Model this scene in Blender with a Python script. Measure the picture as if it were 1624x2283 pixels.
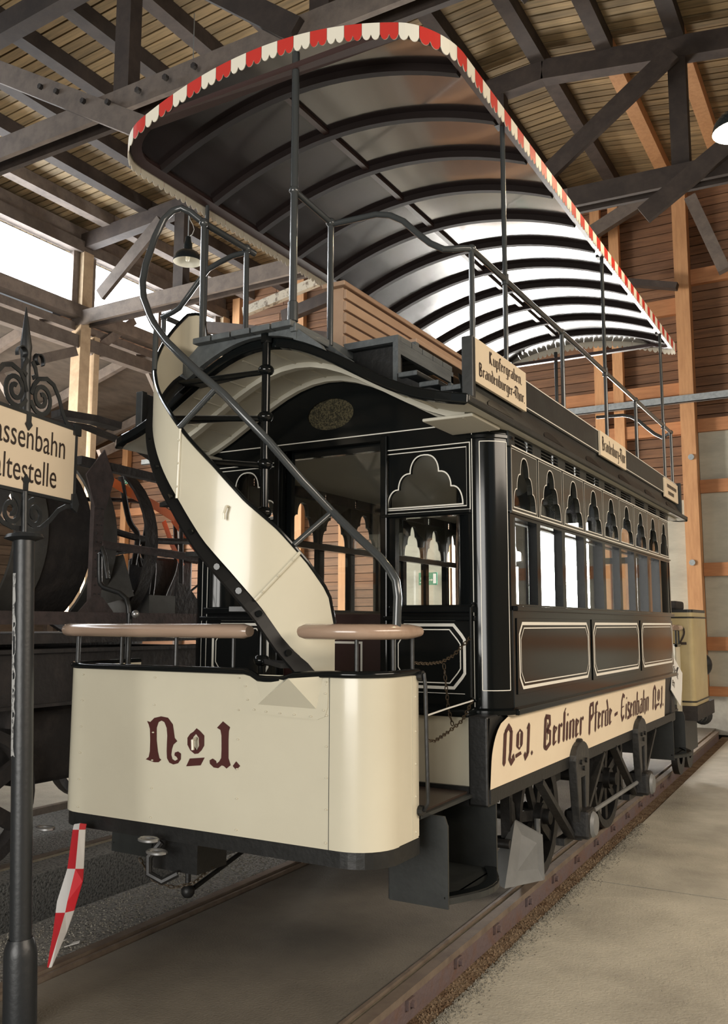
import bpy, math, random
from mathutils import Vector, Matrix
from mathutils.geometry import tessellate_polygon

# ------------------------------------------------------------------ scene, camera, light
for o in list(bpy.data.objects):
    bpy.data.objects.remove(o, do_unlink=True)
SC = bpy.context.scene
COL = SC.collection
random.seed(7)

cam_d = bpy.data.cameras.new('camera')
cam = bpy.data.objects.new('camera', cam_d)
COL.objects.link(cam)
_r, _d, _f = ((0.867474, 0.497478, 0.002211), (-0.059906, 0.10887, -0.992249), (-0.493863, 0.860618, 0.124244))
m = Matrix.Identity(4)
for i in range(3):
    m[i][0] = _r[i]; m[i][1] = -_d[i]; m[i][2] = -_f[i]
m[2][3] = 1.5
cam.matrix_world = m
cam_d.sensor_fit = 'VERTICAL'
cam_d.sensor_height = 36.0
cam_d.lens = 36.0 * 1990.0 / 2283.0
cam_d.clip_start = 0.05
SC.camera = cam

world = bpy.data.worlds.new('world'); SC.world = world
world.use_nodes = True
bg = world.node_tree.nodes['Background']
bg.inputs[0].default_value = (0.92, 0.96, 1.0, 1)
bg.inputs[1].default_value = 0.3

SC.view_settings.view_transform = 'Standard'
SC.view_settings.look = 'None'
SC.view_settings.exposure = -0.22
SC.view_settings.gamma = 1.0
SC.view_settings.use_curve_mapping = False

PANE_LEFT = 18.0      # daylight in the clerestory panes
PANE_FAR = 40.0       # daylight in the glazed gate behind the tram

def area(name, loc, size, target, power, color=(1, 1, 1)):
    L = bpy.data.lights.new(name, 'AREA'); L.shape = 'RECTANGLE'
    L.size, L.size_y = size; L.energy = power; L.color = color
    o = bpy.data.objects.new(name, L); COL.objects.link(o); o.location = loc
    o.rotation_euler = (Vector(target) - Vector(loc)).to_track_quat('-Z', 'Y').to_euler()
    return o

# daylight through the windows of the walls behind and beside the photographer, plus added fill
area('daylight_back_gate', (-1.2, -6.4, 2.0), (6.0, 3.6), (-1.8, 4.0, 1.6), 900, (1.0, 0.97, 0.91))
rw = area('daylight_right_windows', (6.3, 4.5, 4.4), (9.0, 2.2), (-.5, 5.0, -1.5), 500, (1.0, 0.86, 0.70))
rw.data.spread = math.radians(125)
lean_fill = area('added_lean_to_fill', (-15.9, 9.0, 3.2), (6.0, 2.8), (-9.0, 13.0, 3.2), 2200, (1.0, 0.93, 0.84))  # added lamp that brightens the far wall; the lean-to has no windows
lean_fill.data.spread = math.radians(100)

# ------------------------------------------------------------------ materials
def _mat(name):
    mt = bpy.data.materials.new(name); mt.use_nodes = True
    nt = mt.node_tree
    return mt, nt, nt.nodes['Principled BSDF']

def mat(name, base, rough=0.5, metal=0.0, spec=0.5, coat=0.0, noise=None, bump=None, rnd=0.0, stretch=(1, 1, 1), roughvar=0.0):
    """noise = (scale, second colour, low, high); bump = (scale, strength); rnd = per-object brightness change"""
    mt, nt, b = _mat(name)
    N, K = nt.nodes, nt.links
    b.inputs['Roughness'].default_value = rough
    b.inputs['Metallic'].default_value = metal
    b.inputs['Specular IOR Level'].default_value = spec
    b.inputs['Coat Weight'].default_value = coat
    b.inputs['Coat Roughness'].default_value = 0.06
    b.inputs['Base Color'].default_value = (*base, 1)
    geo = None
    def pos():
        nonlocal geo
        if geo is None:
            g = N.new('ShaderNodeNewGeometry'); mp = N.new('ShaderNodeMapping')
            mp.inputs['Scale'].default_value = stretch
            K.new(g.outputs['Position'], mp.inputs['Vector'])
            if rnd:
                oi = N.new('ShaderNodeObjectInfo'); ad = N.new('ShaderNodeVectorMath'); ad.operation = 'MULTIPLY_ADD'
                K.new(oi.outputs['Random'], ad.inputs[0]); ad.inputs[1].default_value = (37, 53, 71)
                K.new(mp.outputs[0], ad.inputs[2]); geo = ad.outputs[0]
            else:
                geo = mp.outputs[0]
        return geo
    col = None
    if noise:
        sc, c2, lo, hi = noise
        nz = N.new('ShaderNodeTexNoise'); nz.inputs['Scale'].default_value = sc; nz.inputs['Detail'].default_value = 6
        nz.inputs['Roughness'].default_value = 0.65
        K.new(pos(), nz.inputs['Vector'])
        rp = N.new('ShaderNodeValToRGB')
        rp.color_ramp.elements[0].position = lo; rp.color_ramp.elements[1].position = hi
        rp.color_ramp.elements[0].color = (*base, 1); rp.color_ramp.elements[1].color = (*c2, 1)
        K.new(nz.outputs['Fac'], rp.inputs['Fac']); col = rp.outputs['Color']
        if roughvar:
            mr = N.new('ShaderNodeMapRange'); mr.inputs['To Min'].default_value = max(0.02, rough - roughvar)
            mr.inputs['To Max'].default_value = rough + roughvar
            K.new(nz.outputs['Fac'], mr.inputs['Value']); K.new(mr.outputs[0], b.inputs['Roughness'])
    if rnd:
        oi = N.new('ShaderNodeObjectInfo'); mr = N.new('ShaderNodeMapRange')
        mr.inputs['To Min'].default_value = 1 - rnd; mr.inputs['To Max'].default_value = 1 + rnd
        K.new(oi.outputs['Random'], mr.inputs['Value'])
        hs = N.new('ShaderNodeHueSaturation'); K.new(mr.outputs[0], hs.inputs['Value'])
        if col is None: hs.inputs['Color'].default_value = (*base, 1)
        else: K.new(col, hs.inputs['Color'])
        col = hs.outputs['Color']
    if col is not None: K.new(col, b.inputs['Base Color'])
    if bump:
        nz = N.new('ShaderNodeTexNoise'); nz.inputs['Scale'].default_value = bump[0]; nz.inputs['Detail'].default_value = 4
        K.new(pos(), nz.inputs['Vector'])
        bp = N.new('ShaderNodeBump'); bp.inputs['Strength'].default_value = bump[1]; bp.inputs['Distance'].default_value = 0.02
        K.new(nz.outputs['Fac'], bp.inputs['Height']); K.new(bp.outputs[0], b.inputs['Normal'])
    return mt

def emis(name, color, strength):
    mt, nt, b = _mat(name)
    b.inputs['Base Color'].default_value = (*color, 1)
    b.inputs['Emission Color'].default_value = (*color, 1)
    b.inputs['Emission Strength'].default_value = strength
    return mt

def glass(name, tint=(0.96, 0.97, 0.965), ior=1.38):
    mt, nt, b = _mat(name); N, K = nt.nodes, nt.links
    out = [n for n in N if n.type == 'OUTPUT_MATERIAL'][0]; N.remove(b)
    t = N.new('ShaderNodeBsdfTransparent'); t.inputs[0].default_value = (*tint, 1)
    g = N.new('ShaderNodeBsdfGlossy'); g.inputs['Roughness'].default_value = 0.02
    fr = N.new('ShaderNodeFresnel')
    ge = N.new('ShaderNodeNewGeometry'); mr = N.new('ShaderNodeMapRange')      # the same reflection on both faces of a pane
    mr.inputs['To Min'].default_value = ior; mr.inputs['To Max'].default_value = 1 / ior
    K.new(ge.outputs['Backfacing'], mr.inputs['Value']); K.new(mr.outputs[0], fr.inputs[0])
    mx = N.new('ShaderNodeMixShader')
    K.new(fr.outputs[0], mx.inputs[0]); K.new(t.outputs[0], mx.inputs[1]); K.new(g.outputs[0], mx.inputs[2])
    K.new(mx.outputs[0], out.inputs[0])
    return mt

M = {}
M['black'] = mat('black_gloss_paint', (0.005, 0.0062, 0.0065), 0.13, spec=.36, coat=0.0, bump=(3, 0.015))
M['blackmat'] = mat('black_iron_paint', (0.007, 0.0075, 0.0075), 0.42, noise=(25, (0.014, 0.014, 0.014), .45, .75), bump=(40, 0.08))
M['stringer'] = mat('black_stringer_paint', (0.006, 0.0065, 0.007), 0.45, spec=.3)
M['iron'] = mat('dark_cast_iron', (0.010, 0.010, 0.010), 0.5, noise=(18, (0.03, 0.028, 0.026), .5, .8), bump=(30, 0.15))
M['hanger'] = mat('oily_hanger_iron', (0.022, 0.022, 0.021), 0.42, noise=(18, (0.05, 0.048, 0.045), .5, .8), bump=(30, .15))
M['tube'] = mat('grey_gloss_tube', (0.045, 0.050, 0.052), 0.22, coat=0.3, bump=(40, 0.03))
M['greypaint'] = mat('dark_grey_paint', (0.017, 0.019, 0.0185), 0.42, noise=(6, (0.026, 0.029, 0.028), .4, .7), bump=(25, 0.05))
M['deck'] = mat('worn_grey_deck_paint', (0.075, 0.085, 0.09), 0.5, noise=(12, (0.12, 0.135, 0.14), .4, .7), bump=(30, 0.25), stretch=(1, .2, 1))
M['band'] = mat('band_paint_olive_reflection', (0.030, 0.032, 0.028), 0.25, coat=.2)  # olive tone of the reflected wall is put into this colour
M['cream'] = mat('cream_gloss_paint', (0.58, 0.545, 0.43), 0.24, coat=0.2, noise=(2.2, (0.55, 0.515, 0.405), .35, .7))
M['creamboard'] = mat('cream_board_paint', (0.78, 0.67, 0.50), 0.35, noise=(3, (0.74, 0.62, 0.46), .35, .7))
M['creamdull'] = mat('cream_soffit_paint', (0.55, 0.53, 0.45), 0.5, noise=(3, (0.50, 0.48, 0.41), .35, .7))
M['line'] = mat('white_lining_paint', (0.75, 0.73, 0.66), 0.4)
M['letter'] = mat('dark_red_lettering', (0.060, 0.014, 0.012), 0.4)
M['letterb'] = mat('dark_brown_lettering', (0.030, 0.018, 0.013), 0.45)
M['brown'] = mat('varnished_brown_ceiling', (0.026, 0.019, 0.019), 0.17, spec=0.9, coat=0.5, bump=(2.2, 0.035))
M['rib'] = mat('dark_brown_rib', (0.014, 0.009, 0.008), 0.65, spec=.2)
M['beamred'] = mat('red_brown_frame', (0.045, 0.024, 0.022), 0.45)
M['doorred'] = mat('mahogany_door', (0.028, 0.010, 0.009), 0.3, coat=.3)
M['tan'] = mat('tan_bench_paint', (0.42, 0.28, 0.185), 0.45, noise=(5, (0.37, 0.235, 0.155), .35, .7), rnd=.06)
M['handwood'] = mat('varnished_handrail_wood', (0.38, 0.275, 0.205), 0.22, coat=.4, noise=(14, (0.31, 0.215, 0.155), .35, .7), stretch=(.15, 1, 1))
M['red'] = mat('red_valance', (0.56, 0.035, 0.025), 0.5)
M['white'] = mat('white_valance', (0.82, 0.78, 0.66), 0.5)
M['valback'] = mat('cream_valance_back', (0.66, 0.61, 0.50), 0.6)
M['glass'] = glass('window_glass')
M['brass'] = mat('brass_vent_mesh', (0.10, 0.085, 0.045), 0.5, metal=.6, noise=(120, (0.02, 0.018, 0.01), .45, .55))
M['steel'] = mat('bare_steel', (0.35, 0.35, 0.35), 0.35, metal=.8)
M['zinc'] = mat('galvanised_steel', (0.42, 0.46, 0.48), 0.45, metal=.5, noise=(20, (0.30, 0.33, 0.35), .4, .7))
M['scoop'] = mat('grey_guard_paint', (0.13, 0.135, 0.135), 0.5, noise=(6, (0.17, 0.175, 0.175), .4, .7))
M['interior'] = mat('dark_interior_wood', (0.035, 0.022, 0.016), 0.35, coat=.2)
M['ceilwhite'] = mat('off_white_saloon_ceiling', (0.46, 0.45, 0.41), 0.45)
M['chain'] = mat('rusty_chain', (0.05, 0.035, 0.02), 0.5, metal=.5)
M['rope'] = mat('white_rope', (0.6, 0.6, 0.57), 0.7)
# hall
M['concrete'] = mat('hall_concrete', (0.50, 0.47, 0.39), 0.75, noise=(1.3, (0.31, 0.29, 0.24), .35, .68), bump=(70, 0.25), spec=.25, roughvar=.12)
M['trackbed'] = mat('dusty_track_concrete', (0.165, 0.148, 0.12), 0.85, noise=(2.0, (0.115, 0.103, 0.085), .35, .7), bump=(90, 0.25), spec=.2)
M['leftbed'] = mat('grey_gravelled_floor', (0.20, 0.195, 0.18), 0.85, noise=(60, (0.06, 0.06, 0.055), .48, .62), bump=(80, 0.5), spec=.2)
M['dirt'] = mat('rust_dirt', (0.20, 0.145, 0.095), 0.95, noise=(9, (0.12, 0.075, 0.045), .45, .65), bump=(60, 0.8), spec=.1)
M['gravel'] = mat('pale_gravel', (0.30, 0.28, 0.23), 0.9, noise=(40, (0.16, 0.15, 0.12), .4, .6), rnd=.3)
M['railtop'] = mat('worn_rail_head', (0.16, 0.125, 0.095), 0.6, metal=.0, spec=.35, noise=(9, (0.10, 0.075, 0.058), .4, .7))
M['railweb'] = mat('rusty_rail_web', (0.11, 0.080, 0.080), 0.8, noise=(7, (0.12, 0.065, 0.045), .45, .7), bump=(40, .3))
M['sand'] = mat('sandy_groove', (0.30, 0.255, 0.18), 0.95, noise=(25, (0.21, 0.175, 0.125), .4, .7))
M['pit'] = mat('pit_floor', (0.03, 0.03, 0.028), 0.9)
M['plank'] = mat('weathered_ceiling_plank', (0.29, 0.205, 0.105), 0.75, noise=(5, (0.15, 0.112, 0.062), .38, .72), rnd=.28, stretch=(.35, 5, 1))
M['wallplank'] = mat('orange_brown_wall_plank', (0.20, 0.10, 0.05), 0.7, noise=(4, (0.105, 0.052, 0.028), .4, .72), rnd=.22, stretch=(.5, 1, 6))
M['leanplank'] = mat('grey_lean_to_plank', (0.13, 0.105, 0.085), 0.8, noise=(4, (0.07, 0.06, 0.05), .4, .72), rnd=.3, stretch=(1, .5, 6))
M['timber'] = mat('orange_timber', (0.56, 0.30, 0.14), 0.65, noise=(5, (0.44, 0.22, 0.10), .4, .7), rnd=.12, stretch=(4, 4, .5))
M['timberh'] = mat('orange_timber_rail', (0.44, 0.20, 0.085), 0.65, noise=(5, (0.33, 0.14, 0.06), .4, .7), rnd=.15, stretch=(.5, 4, 4))
M['darktimber'] = mat('dark_stained_timber', (0.032, 0.023, 0.019), 0.75, noise=(5, (0.055, 0.04, 0.032), .4, .7), rnd=.25, bump=(12, .15))
M['greytimber'] = mat('grey_weathered_timber', (0.16, 0.13, 0.11), 0.8, noise=(6, (0.10, 0.082, 0.072), .4, .7), rnd=.25, bump=(14, .2))
M['paletimber'] = mat('pale_timber_lit_posts', (0.50, 0.38, 0.25), 0.75, noise=(6, (0.38, 0.28, 0.18), .4, .7), rnd=.12)  # paler copy: window light on the posts is put into the colour
M['whitetimber'] = mat('flaking_white_timber', (0.55, 0.50, 0.40), 0.8, noise=(9, (0.20, 0.16, 0.12), .52, .62))
M['panel'] = mat('grey_white_wall_panel', (0.46, 0.45, 0.38), 0.8, noise=(1.6, (0.34, 0.33, 0.28), .4, .75), stretch=(1, 1, 3))
M['plinth'] = mat('concrete_plinth', (0.33, 0.32, 0.28), 0.85, noise=(3, (0.22, 0.21, 0.19), .4, .7), bump=(40, .2))
M['plainwall'] = mat('plain_hall_wall', (0.30, 0.24, 0.17), 0.8)
M['paneleft'] = emis('daylight_pane', (0.93, 0.97, 1.0), PANE_LEFT)
M['panefar'] = emis('daylight_gate_pane', (1.0, 0.97, 0.92), PANE_FAR)
# other things
M['signpost'] = mat('dark_post_paint', (0.016, 0.018, 0.020), 0.4, bump=(40, .06))
M['flake'] = mat('flaked_paint', (0.38, 0.38, 0.37), 0.8, noise=(40, (0.10, 0.10, 0.10), .5, .6))
M['signcream'] = mat('enamel_sign_cream', (0.80, 0.68, 0.52), 0.4)
M['rust'] = mat('brown_rusted_iron', (0.070, 0.050, 0.047), 0.85, noise=(10, (0.035, 0.028, 0.026), .4, .7), bump=(30, .4))
M['rustdark'] = mat('black_rusted_iron', (0.020, 0.017, 0.016), 0.75, noise=(8, (0.045, 0.036, 0.032), .45, .75), bump=(25, .3))
M['lagging'] = mat('grey_lagging_sheet', (0.085, 0.082, 0.075), 0.55, noise=(5, (0.05, 0.047, 0.043), .4, .7))
M['enamelblack'] = mat('black_enamel', (0.012, 0.018, 0.020), 0.2, coat=.4)
M['enamelwhite'] = mat('white_enamel', (0.75, 0.74, 0.66), 0.35)
M['bulboff'] = mat('clear_bulb', (0.75, 0.73, 0.62), 0.15)
M['bulb'] = emis('lit_bulb', (1.0, 0.86, 0.62), 14)
M['tape'] = mat('orange_tape', (1.0, 0.23, 0.07), 0.5)
M['clothred'] = mat('red_cloth', (0.55, 0.02, 0.03), 0.5)
M['clothwhite'] = mat('white_cloth', (0.72, 0.70, 0.68), 0.5)
M['locoyellow'] = mat('ochre_cream_loco_paint', (0.44, 0.36, 0.19), 0.4, noise=(3, (0.36, 0.29, 0.15), .4, .7))
M['green'] = mat('exit_sign_green', (0.02, 0.20, 0.11), 0.5)
M['paper'] = mat('white_paper', (0.72, 0.71, 0.68), 0.6)
M['lens'] = mat('lamp_lens', (0.5, 0.5, 0.47), 0.1)

# ------------------------------------------------------------------ mesh builder
WL = {}
def tag(o, label=None, cat=None, group=None, kind=None):
    if label: o['label'] = label
    if cat: o['category'] = cat
    if group: o['group'] = group
    if kind: o['kind'] = kind
    return o

def thing(name, loc, label=None, cat=None, group=None, kind=None):
    o = bpy.data.objects.new(name, None); COL.objects.link(o)
    o.empty_display_size = 0.1
    o.location = loc; WL[o.name] = Vector(loc)
    return tag(o, label, cat, group, kind)

def put(o, wloc, parent):
    COL.objects.link(o)
    WL[o.name] = Vector(wloc)
    if parent is not None:
        o.parent = parent; o.location = Vector(wloc) - WL[parent.name]
    else:
        o.location = wloc
    return o

class MB:
    def __init__(s): s.v = []; s.f = []; s.mi = []; s.m = 0
    def face(s, pts):
        n = len(s.v); s.v += [tuple(p) for p in pts]; s.f.append(tuple(range(n, n + len(pts)))); s.mi.append(s.m); return s
    def mesh(s, vs, fs):
        n = len(s.v); s.v += [tuple(p) for p in vs]
        for f in fs: s.f.append(tuple(i + n for i in f)); s.mi.append(s.m)
        return s
    def box(s, a, b):
        x0, y0, z0 = a; x1, y1, z1 = b
        return s.mesh([(x0,y0,z0),(x1,y0,z0),(x1,y1,z0),(x0,y1,z0),(x0,y0,z1),(x1,y0,z1),(x1,y1,z1),(x0,y1,z1)],
                      [(0,3,2,1),(4,5,6,7),(0,1,5,4),(1,2,6,5),(2,3,7,6),(3,0,4,7)])
    def beam(s, p, q, w, h, up=(0, 0, 1)):
        p, q = Vector(p), Vector(q); d = (q - p).normalized(); up = Vector(up)
        side = d.cross(up)
        if side.length < 1e-4: side = d.cross(Vector((0, 1, 0)))
        side.normalize(); u = side.cross(d)
        sx, uy = side * w / 2, u * h / 2
        vs = [p - sx - uy, p + sx - uy, p + sx + uy, p - sx + uy, q - sx - uy, q + sx - uy, q + sx + uy, q - sx + uy]
        return s.mesh(vs, [(0,1,2,3),(7,6,5,4),(0,4,5,1),(1,5,6,2),(2,6,7,3),(3,7,4,0)])
    def tube(s, pts, r, n=8, closed=False, radii=None, cap=True, flat=None):
        pts = [Vector(p) for p in pts]; k = len(pts)
        rings = []; up = None
        for i, p in enumerate(pts):
            a = pts[(i - 1) % k] if (i > 0 or closed) else p
            b = pts[(i + 1) % k] if (i < k - 1 or closed) else p
            d = (b - a)
            if d.length < 1e-9: d = Vector((0, 0, 1))
            d.normalize()
            if up is None:
                up = Vector((0, 0, 1)) if abs(d.z) < .9 else Vector((1, 0, 0))
            x = up - d * up.dot(d)
            if x.length < 1e-6: x = d.orthogonal()
            x.normalize(); y = d.cross(x); up = x
            rr = radii[i] if radii else r
            if flat: ring = [p + x * (flat[0] * cx) + y * (flat[1] * cy) for cx, cy in ((-1,-1),(1,-1),(1,1),(-1,1))]
            else: ring = [p + x * (rr * math.cos(2*math.pi*j/n)) + y * (rr * math.sin(2*math.pi*j/n)) for j in range(n)]
            rings.append(ring)
        nn = 4 if flat else n
        vs = [v for rg in rings for v in rg]; fs = []
        for i in range(k if closed else k - 1):
            i2 = (i + 1) % k
            for j in range(nn):
                j2 = (j + 1) % nn
                fs.append((i*nn+j, i*nn+j2, i2*nn+j2, i2*nn+j))
        if not closed and cap:
            fs.append(tuple(range(nn))[::-1]); fs.append(tuple((k-1)*nn + j for j in range(nn)))
        return s.mesh(vs, fs)
    def cyl(s, p, q, r, n=12): return s.tube([p, q], r, n)
    def lathe(s, c, prof, n=16, axis='Z', a0=0.0, a1=2*math.pi):
        full = abs(a1 - a0 - 2*math.pi) < 1e-6
        c = Vector(c); vs = []; k = len(prof); cols = n if full else n + 1
        for j in range(cols):
            a = a0 + (a1 - a0) * j / n; ca, sa = math.cos(a), math.sin(a)
            for r, h in prof:
                vs.append(c + (Vector((r*ca, r*sa, h)) if axis == 'Z' else Vector((h, r*ca, r*sa)) if axis == 'X' else Vector((r*ca, h, r*sa))))
        fs = []
        for j in range(n):
            j2 = (j + 1) % cols
            for i in range(k - 1): fs.append((j*k+i, j2*k+i, j2*k+i+1, j*k+i+1))
        return s.mesh(vs, fs)
    def sphere(s, c, r, n=10, sz=1.0):
        h = n // 2
        return s.lathe(c, [(r*math.sin(math.pi*i/h) + 1e-5, -r*sz*math.cos(math.pi*i/h)) for i in range(h+1)], n)
    def grid(s, nu, nv, fn, flip=False):
        vs = [fn(i / nu, j / nv) for i in range(nu + 1) for j in range(nv + 1)]
        fs = []
        for i in range(nu):
            for j in range(nv):
                q = (i*(nv+1)+j, (i+1)*(nv+1)+j, (i+1)*(nv+1)+j+1, i*(nv+1)+j+1)
                fs.append(q[::-1] if flip else q)
        return s.mesh(vs, fs)
    def plate(s, outer, holes, fn, t, sides=True):
        """flat plate with holes: 2-D loops mapped by fn(u, v, d), d from 0 to t"""
        loops = [outer] + list(holes)
        flat = [p for L in loops for p in L]
        tris = tessellate_polygon([[Vector((p[0], p[1], 0)) for p in L] for L in loops])
        n = len(flat)
        vs = [fn(u, v, 0) for u, v in flat] + [fn(u, v, t) for u, v in flat]
        fs = [tuple(tr) for tr in tris] + [tuple(i + n for i in tr[::-1]) for tr in tris]
        if sides:
            k = 0
            for L in loops:
                for i in range(len(L)):
                    a, b = k + i, k + (i + 1) % len(L)
                    fs.append((a, b, b + n, a + n))
                k += len(L)
        return s.mesh(vs, fs)
    def ribbon(s, pts, w, fn, d, closed=True):
        P = [Vector((p[0], p[1])) for p in pts]; k = len(P); a = []; b = []
        for i in range(k):
            p0 = P[(i-1) % k] if (closed or i > 0) else None
            p1 = P[(i+1) % k] if (closed or i < k-1) else None
            if p0 is None: t = (p1 - P[i]).normalized(); nrm = Vector((-t.y, t.x)); L = 1
            elif p1 is None: t = (P[i] - p0).normalized(); nrm = Vector((-t.y, t.x)); L = 1
            else:
                t0 = (P[i] - p0).normalized(); t1 = (p1 - P[i]).normalized()
                n0 = Vector((-t0.y, t0.x)); n1 = Vector((-t1.y, t1.x)); nrm = n0 + n1
                if nrm.length < 1e-6: nrm = n0
                nrm.normalize(); L = 1 / max(.4, nrm.dot(n0))
            a.append(P[i] + nrm * w/2*L); b.append(P[i] - nrm * w/2*L)
        vs = [fn(p.x, p.y, d) for p in a] + [fn(p.x, p.y, d) for p in b]
        return s.mesh(vs, [(i, (i+1) % k, (i+1) % k + k, i + k) for i in range(k if closed else k-1)])
    def build(s, name, mats, parent=None, smooth=False, bevel=0, label=None, fix=True, cat=None, group=None, kind=None, loc=None):
        lo = [min(p[i] for p in s.v) for i in range(3)]; hi = [max(p[i] for p in s.v) for i in range(3)]
        c = Vector(loc) if loc else Vector([(lo[i] + hi[i]) / 2 for i in range(3)])
        if loc is None and parent is None: c.z = lo[2]
        me = bpy.data.meshes.new(name)
        me.from_pydata([(p[0]-c.x, p[1]-c.y, p[2]-c.z) for p in s.v], [], s.f)
        if isinstance(mats, str): mats = [mats]
        for k in mats: me.materials.append(M[k])
        if len(mats) > 1: me.polygons.foreach_set('material_index', s.mi)
        me.update()
        if fix:
            import bmesh
            bm = bmesh.new(); bm.from_mesh(me); bmesh.ops.recalc_face_normals(bm, faces=bm.faces); bm.to_mesh(me); bm.free()
        if smooth:
            me.polygons.foreach_set('use_smooth', [True] * len(me.polygons))
            if smooth != 'all': me.set_sharp_from_angle(angle=math.radians(38))
        o = bpy.data.objects.new(name, me)
        if bevel:
            b = o.modifiers.new('bevel', 'BEVEL'); b.width = bevel; b.segments = 2; b.limit_method = 'ANGLE'
        put(o, c, parent)
        return tag(o, label, cat, group, kind)

def again(src, wloc, parent, name=None):
    """another piece that shares the mesh of src"""
    o = src.copy(); o.name = name or src.name.split('.')[0]
    return put(o, wloc, parent)

def text_mesh(mb, body, fn, size, x0, y0, sx=1.0, align='LEFT', d=0.0):
    cu = bpy.data.curves.new('t', 'FONT'); cu.body = body; cu.size = size; cu.align_x = align; cu.resolution_u = 3
    o = bpy.data.objects.new('t', cu); COL.objects.link(o)
    dg = bpy.context.evaluated_depsgraph_get(); me = bpy.data.meshes.new_from_object(o.evaluated_get(dg))
    mb.mesh([fn(x0 + v.co.x * sx, y0 + v.co.y, d) for v in me.vertices], [tuple(p.vertices) for p in me.polygons])
    bpy.data.objects.remove(o); bpy.data.curves.remove(cu); bpy.data.meshes.remove(me)
    return mb

# ------------------------------------------------------------------ a small blackletter pen alphabet
PW = 0.10
def _stem(x, y0, y1, w=PW): return [(x-w, y0+w*1.2), (x, y0), (x+w, y0+w*1.2), (x+w, y1-w*1.2), (x, y1), (x-w, y1-w*1.2)]
def _thin(*p): return ('L', p, 0.062)
def _bold(*p): return ('L', p, 0.18)
def _dia(x, y, w=.11): return [(x-w, y), (x, y-w*1.3), (x+w, y), (x, y+w*1.3)]
BL = {
 'a': (.72, [_stem(.55,0,1), _stem(.17,0,.6), _thin((.17,.95),(.55,.98)), _thin((.17,.55),(.55,.68)), _thin((.17,.05),(.55,.15))]),
 'b': (.72, [_stem(.17,0,1.55), _stem(.55,.05,.95), _thin((.17,.85),(.55,.92)), _thin((.17,.05),(.55,.1))]),
 'd': (.72, [_stem(.17,.02,.95), _stem(.55,.02,.95), _bold((.55,.9),(.42,1.25),(.3,1.5)), _thin((.17,.9),(.55,.95)), _thin((.17,.05),(.55,.08))]),
 'e': (.56, [_stem(.17,0,1), _thin((.17,.95),(.45,.75)), _thin((.45,.78),(.17,.5)), _thin((.17,.04),(.45,.2)), _dia(.42,.8,.08)]),
 'f': (.5, [_stem(.2,-.1,1.5), _thin((.02,.95),(.45,.98)), _bold((.2,1.4),(.46,1.5))]),
 'g': (.72, [_stem(.55,-.45,1), _stem(.17,.08,.95), _thin((.17,.9),(.55,.95)), _thin((.17,.12),(.55,.15)), _thin((.55,-.42),(.12,-.4))]),
 'h': (.72, [_stem(.17,0,1.55), _stem(.55,-.15,.95), _thin((.17,.85),(.55,.92))]),
 'i': (.36, [_stem(.17,0,1), _dia(.2,1.3,.07)]),
 'l': (.36, [_stem(.17,0,1.55), _thin((.17,1.5),(.3,1.65))]),
 'n': (.72, [_stem(.17,0,1), _stem(.55,0,1), _thin((.17,.85),(.5,1.0))]),
 'o': (.72, [_stem(.17,.02,.98), _stem(.55,.02,.98), _thin((.17,.92),(.55,.95)), _thin((.17,.05),(.55,.08))]),
 'p': (.72, [_stem(.17,-.5,1), _stem(.55,.05,.95), _thin((.17,.9),(.55,.94)), _thin((.17,.05),(.55,.1))]),
 'r': (.54, [_stem(.17,0,1), _dia(.42,.88,.1), _thin((.17,.8),(.42,.95))]),
 's': (.56, [_bold((.46,.9),(.17,.95),(.15,.62),(.46,.42),(.46,.1),(.1,.06))]),
 'u': (.72, [_stem(.17,0,1), _stem(.55,0,1), _thin((.17,.05),(.55,.15))]),
 '-': (.55, [[(.08,.42),(.42,.5),(.42,.68),(.08,.6)]]),
 '.': (.3, [_dia(.12,.1,.09)]),
 ' ': (.5, []),
 'B': (.95, [_stem(.2,-.02,1.55,.11), _bold((.2,1.5),(.62,1.42),(.66,1.1),(.36,.82)), _bold((.36,.85),(.72,.7),(.74,.2),(.4,.02),(.2,.1)), _thin((.42,1.2),(.42,.4))]),
 'E': (.95, [_bold((.72,1.42),(.42,1.55),(.22,1.2),(.2,.4),(.4,.06),(.74,.28)), _thin((.2,.8),(.62,.86))]),
 'K': (.9, [_stem(.2,0,1.55,.1), _bold((.25,.82),(.5,1.45),(.68,1.3)), _bold((.3,.85),(.5,.2),(.74,.05))]),
 'P': (.88, [_stem(.2,-.15,1.5,.11), _bold((.2,1.45),(.62,1.5),(.7,.95),(.4,.72),(.34,.9))]),
 'T': (.72, [_bold((.02,1.28),(.3,1.5),(.76,1.42)), _stem(.42,0,1.45,.1), _bold((.12,1.0),(.06,.6),(.2,.3))]),
 'N': (1.1, [_stem(.2,-.05,1.4,.11), _bold((.2,1.3),(.45,1.52),(.68,1.3)), _stem(.68,.4,1.4,.1), _bold((.68,.5),(.62,.2),(.78,.0),(.95,.12),(.88,.3))]),
 'O': (.7, [_stem(.14,.5,1.2), _stem(.46,.5,1.2), _thin((.14,1.12),(.3,1.25),(.46,1.12)), _thin((.14,.58),(.3,.45),(.46,.58)), [(.02,.12),(.5,.2),(.42,.34),(.0,.28)]]),
 '1': (.6, [_stem(.36,.05,1.45,.1), _bold((.36,.15),(.16,.0),(.06,.2)), _thin((.2,1.2),(.36,1.42))]),
}
def bl_width(t): return sum(BL[ch][0] for ch in t)
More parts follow.
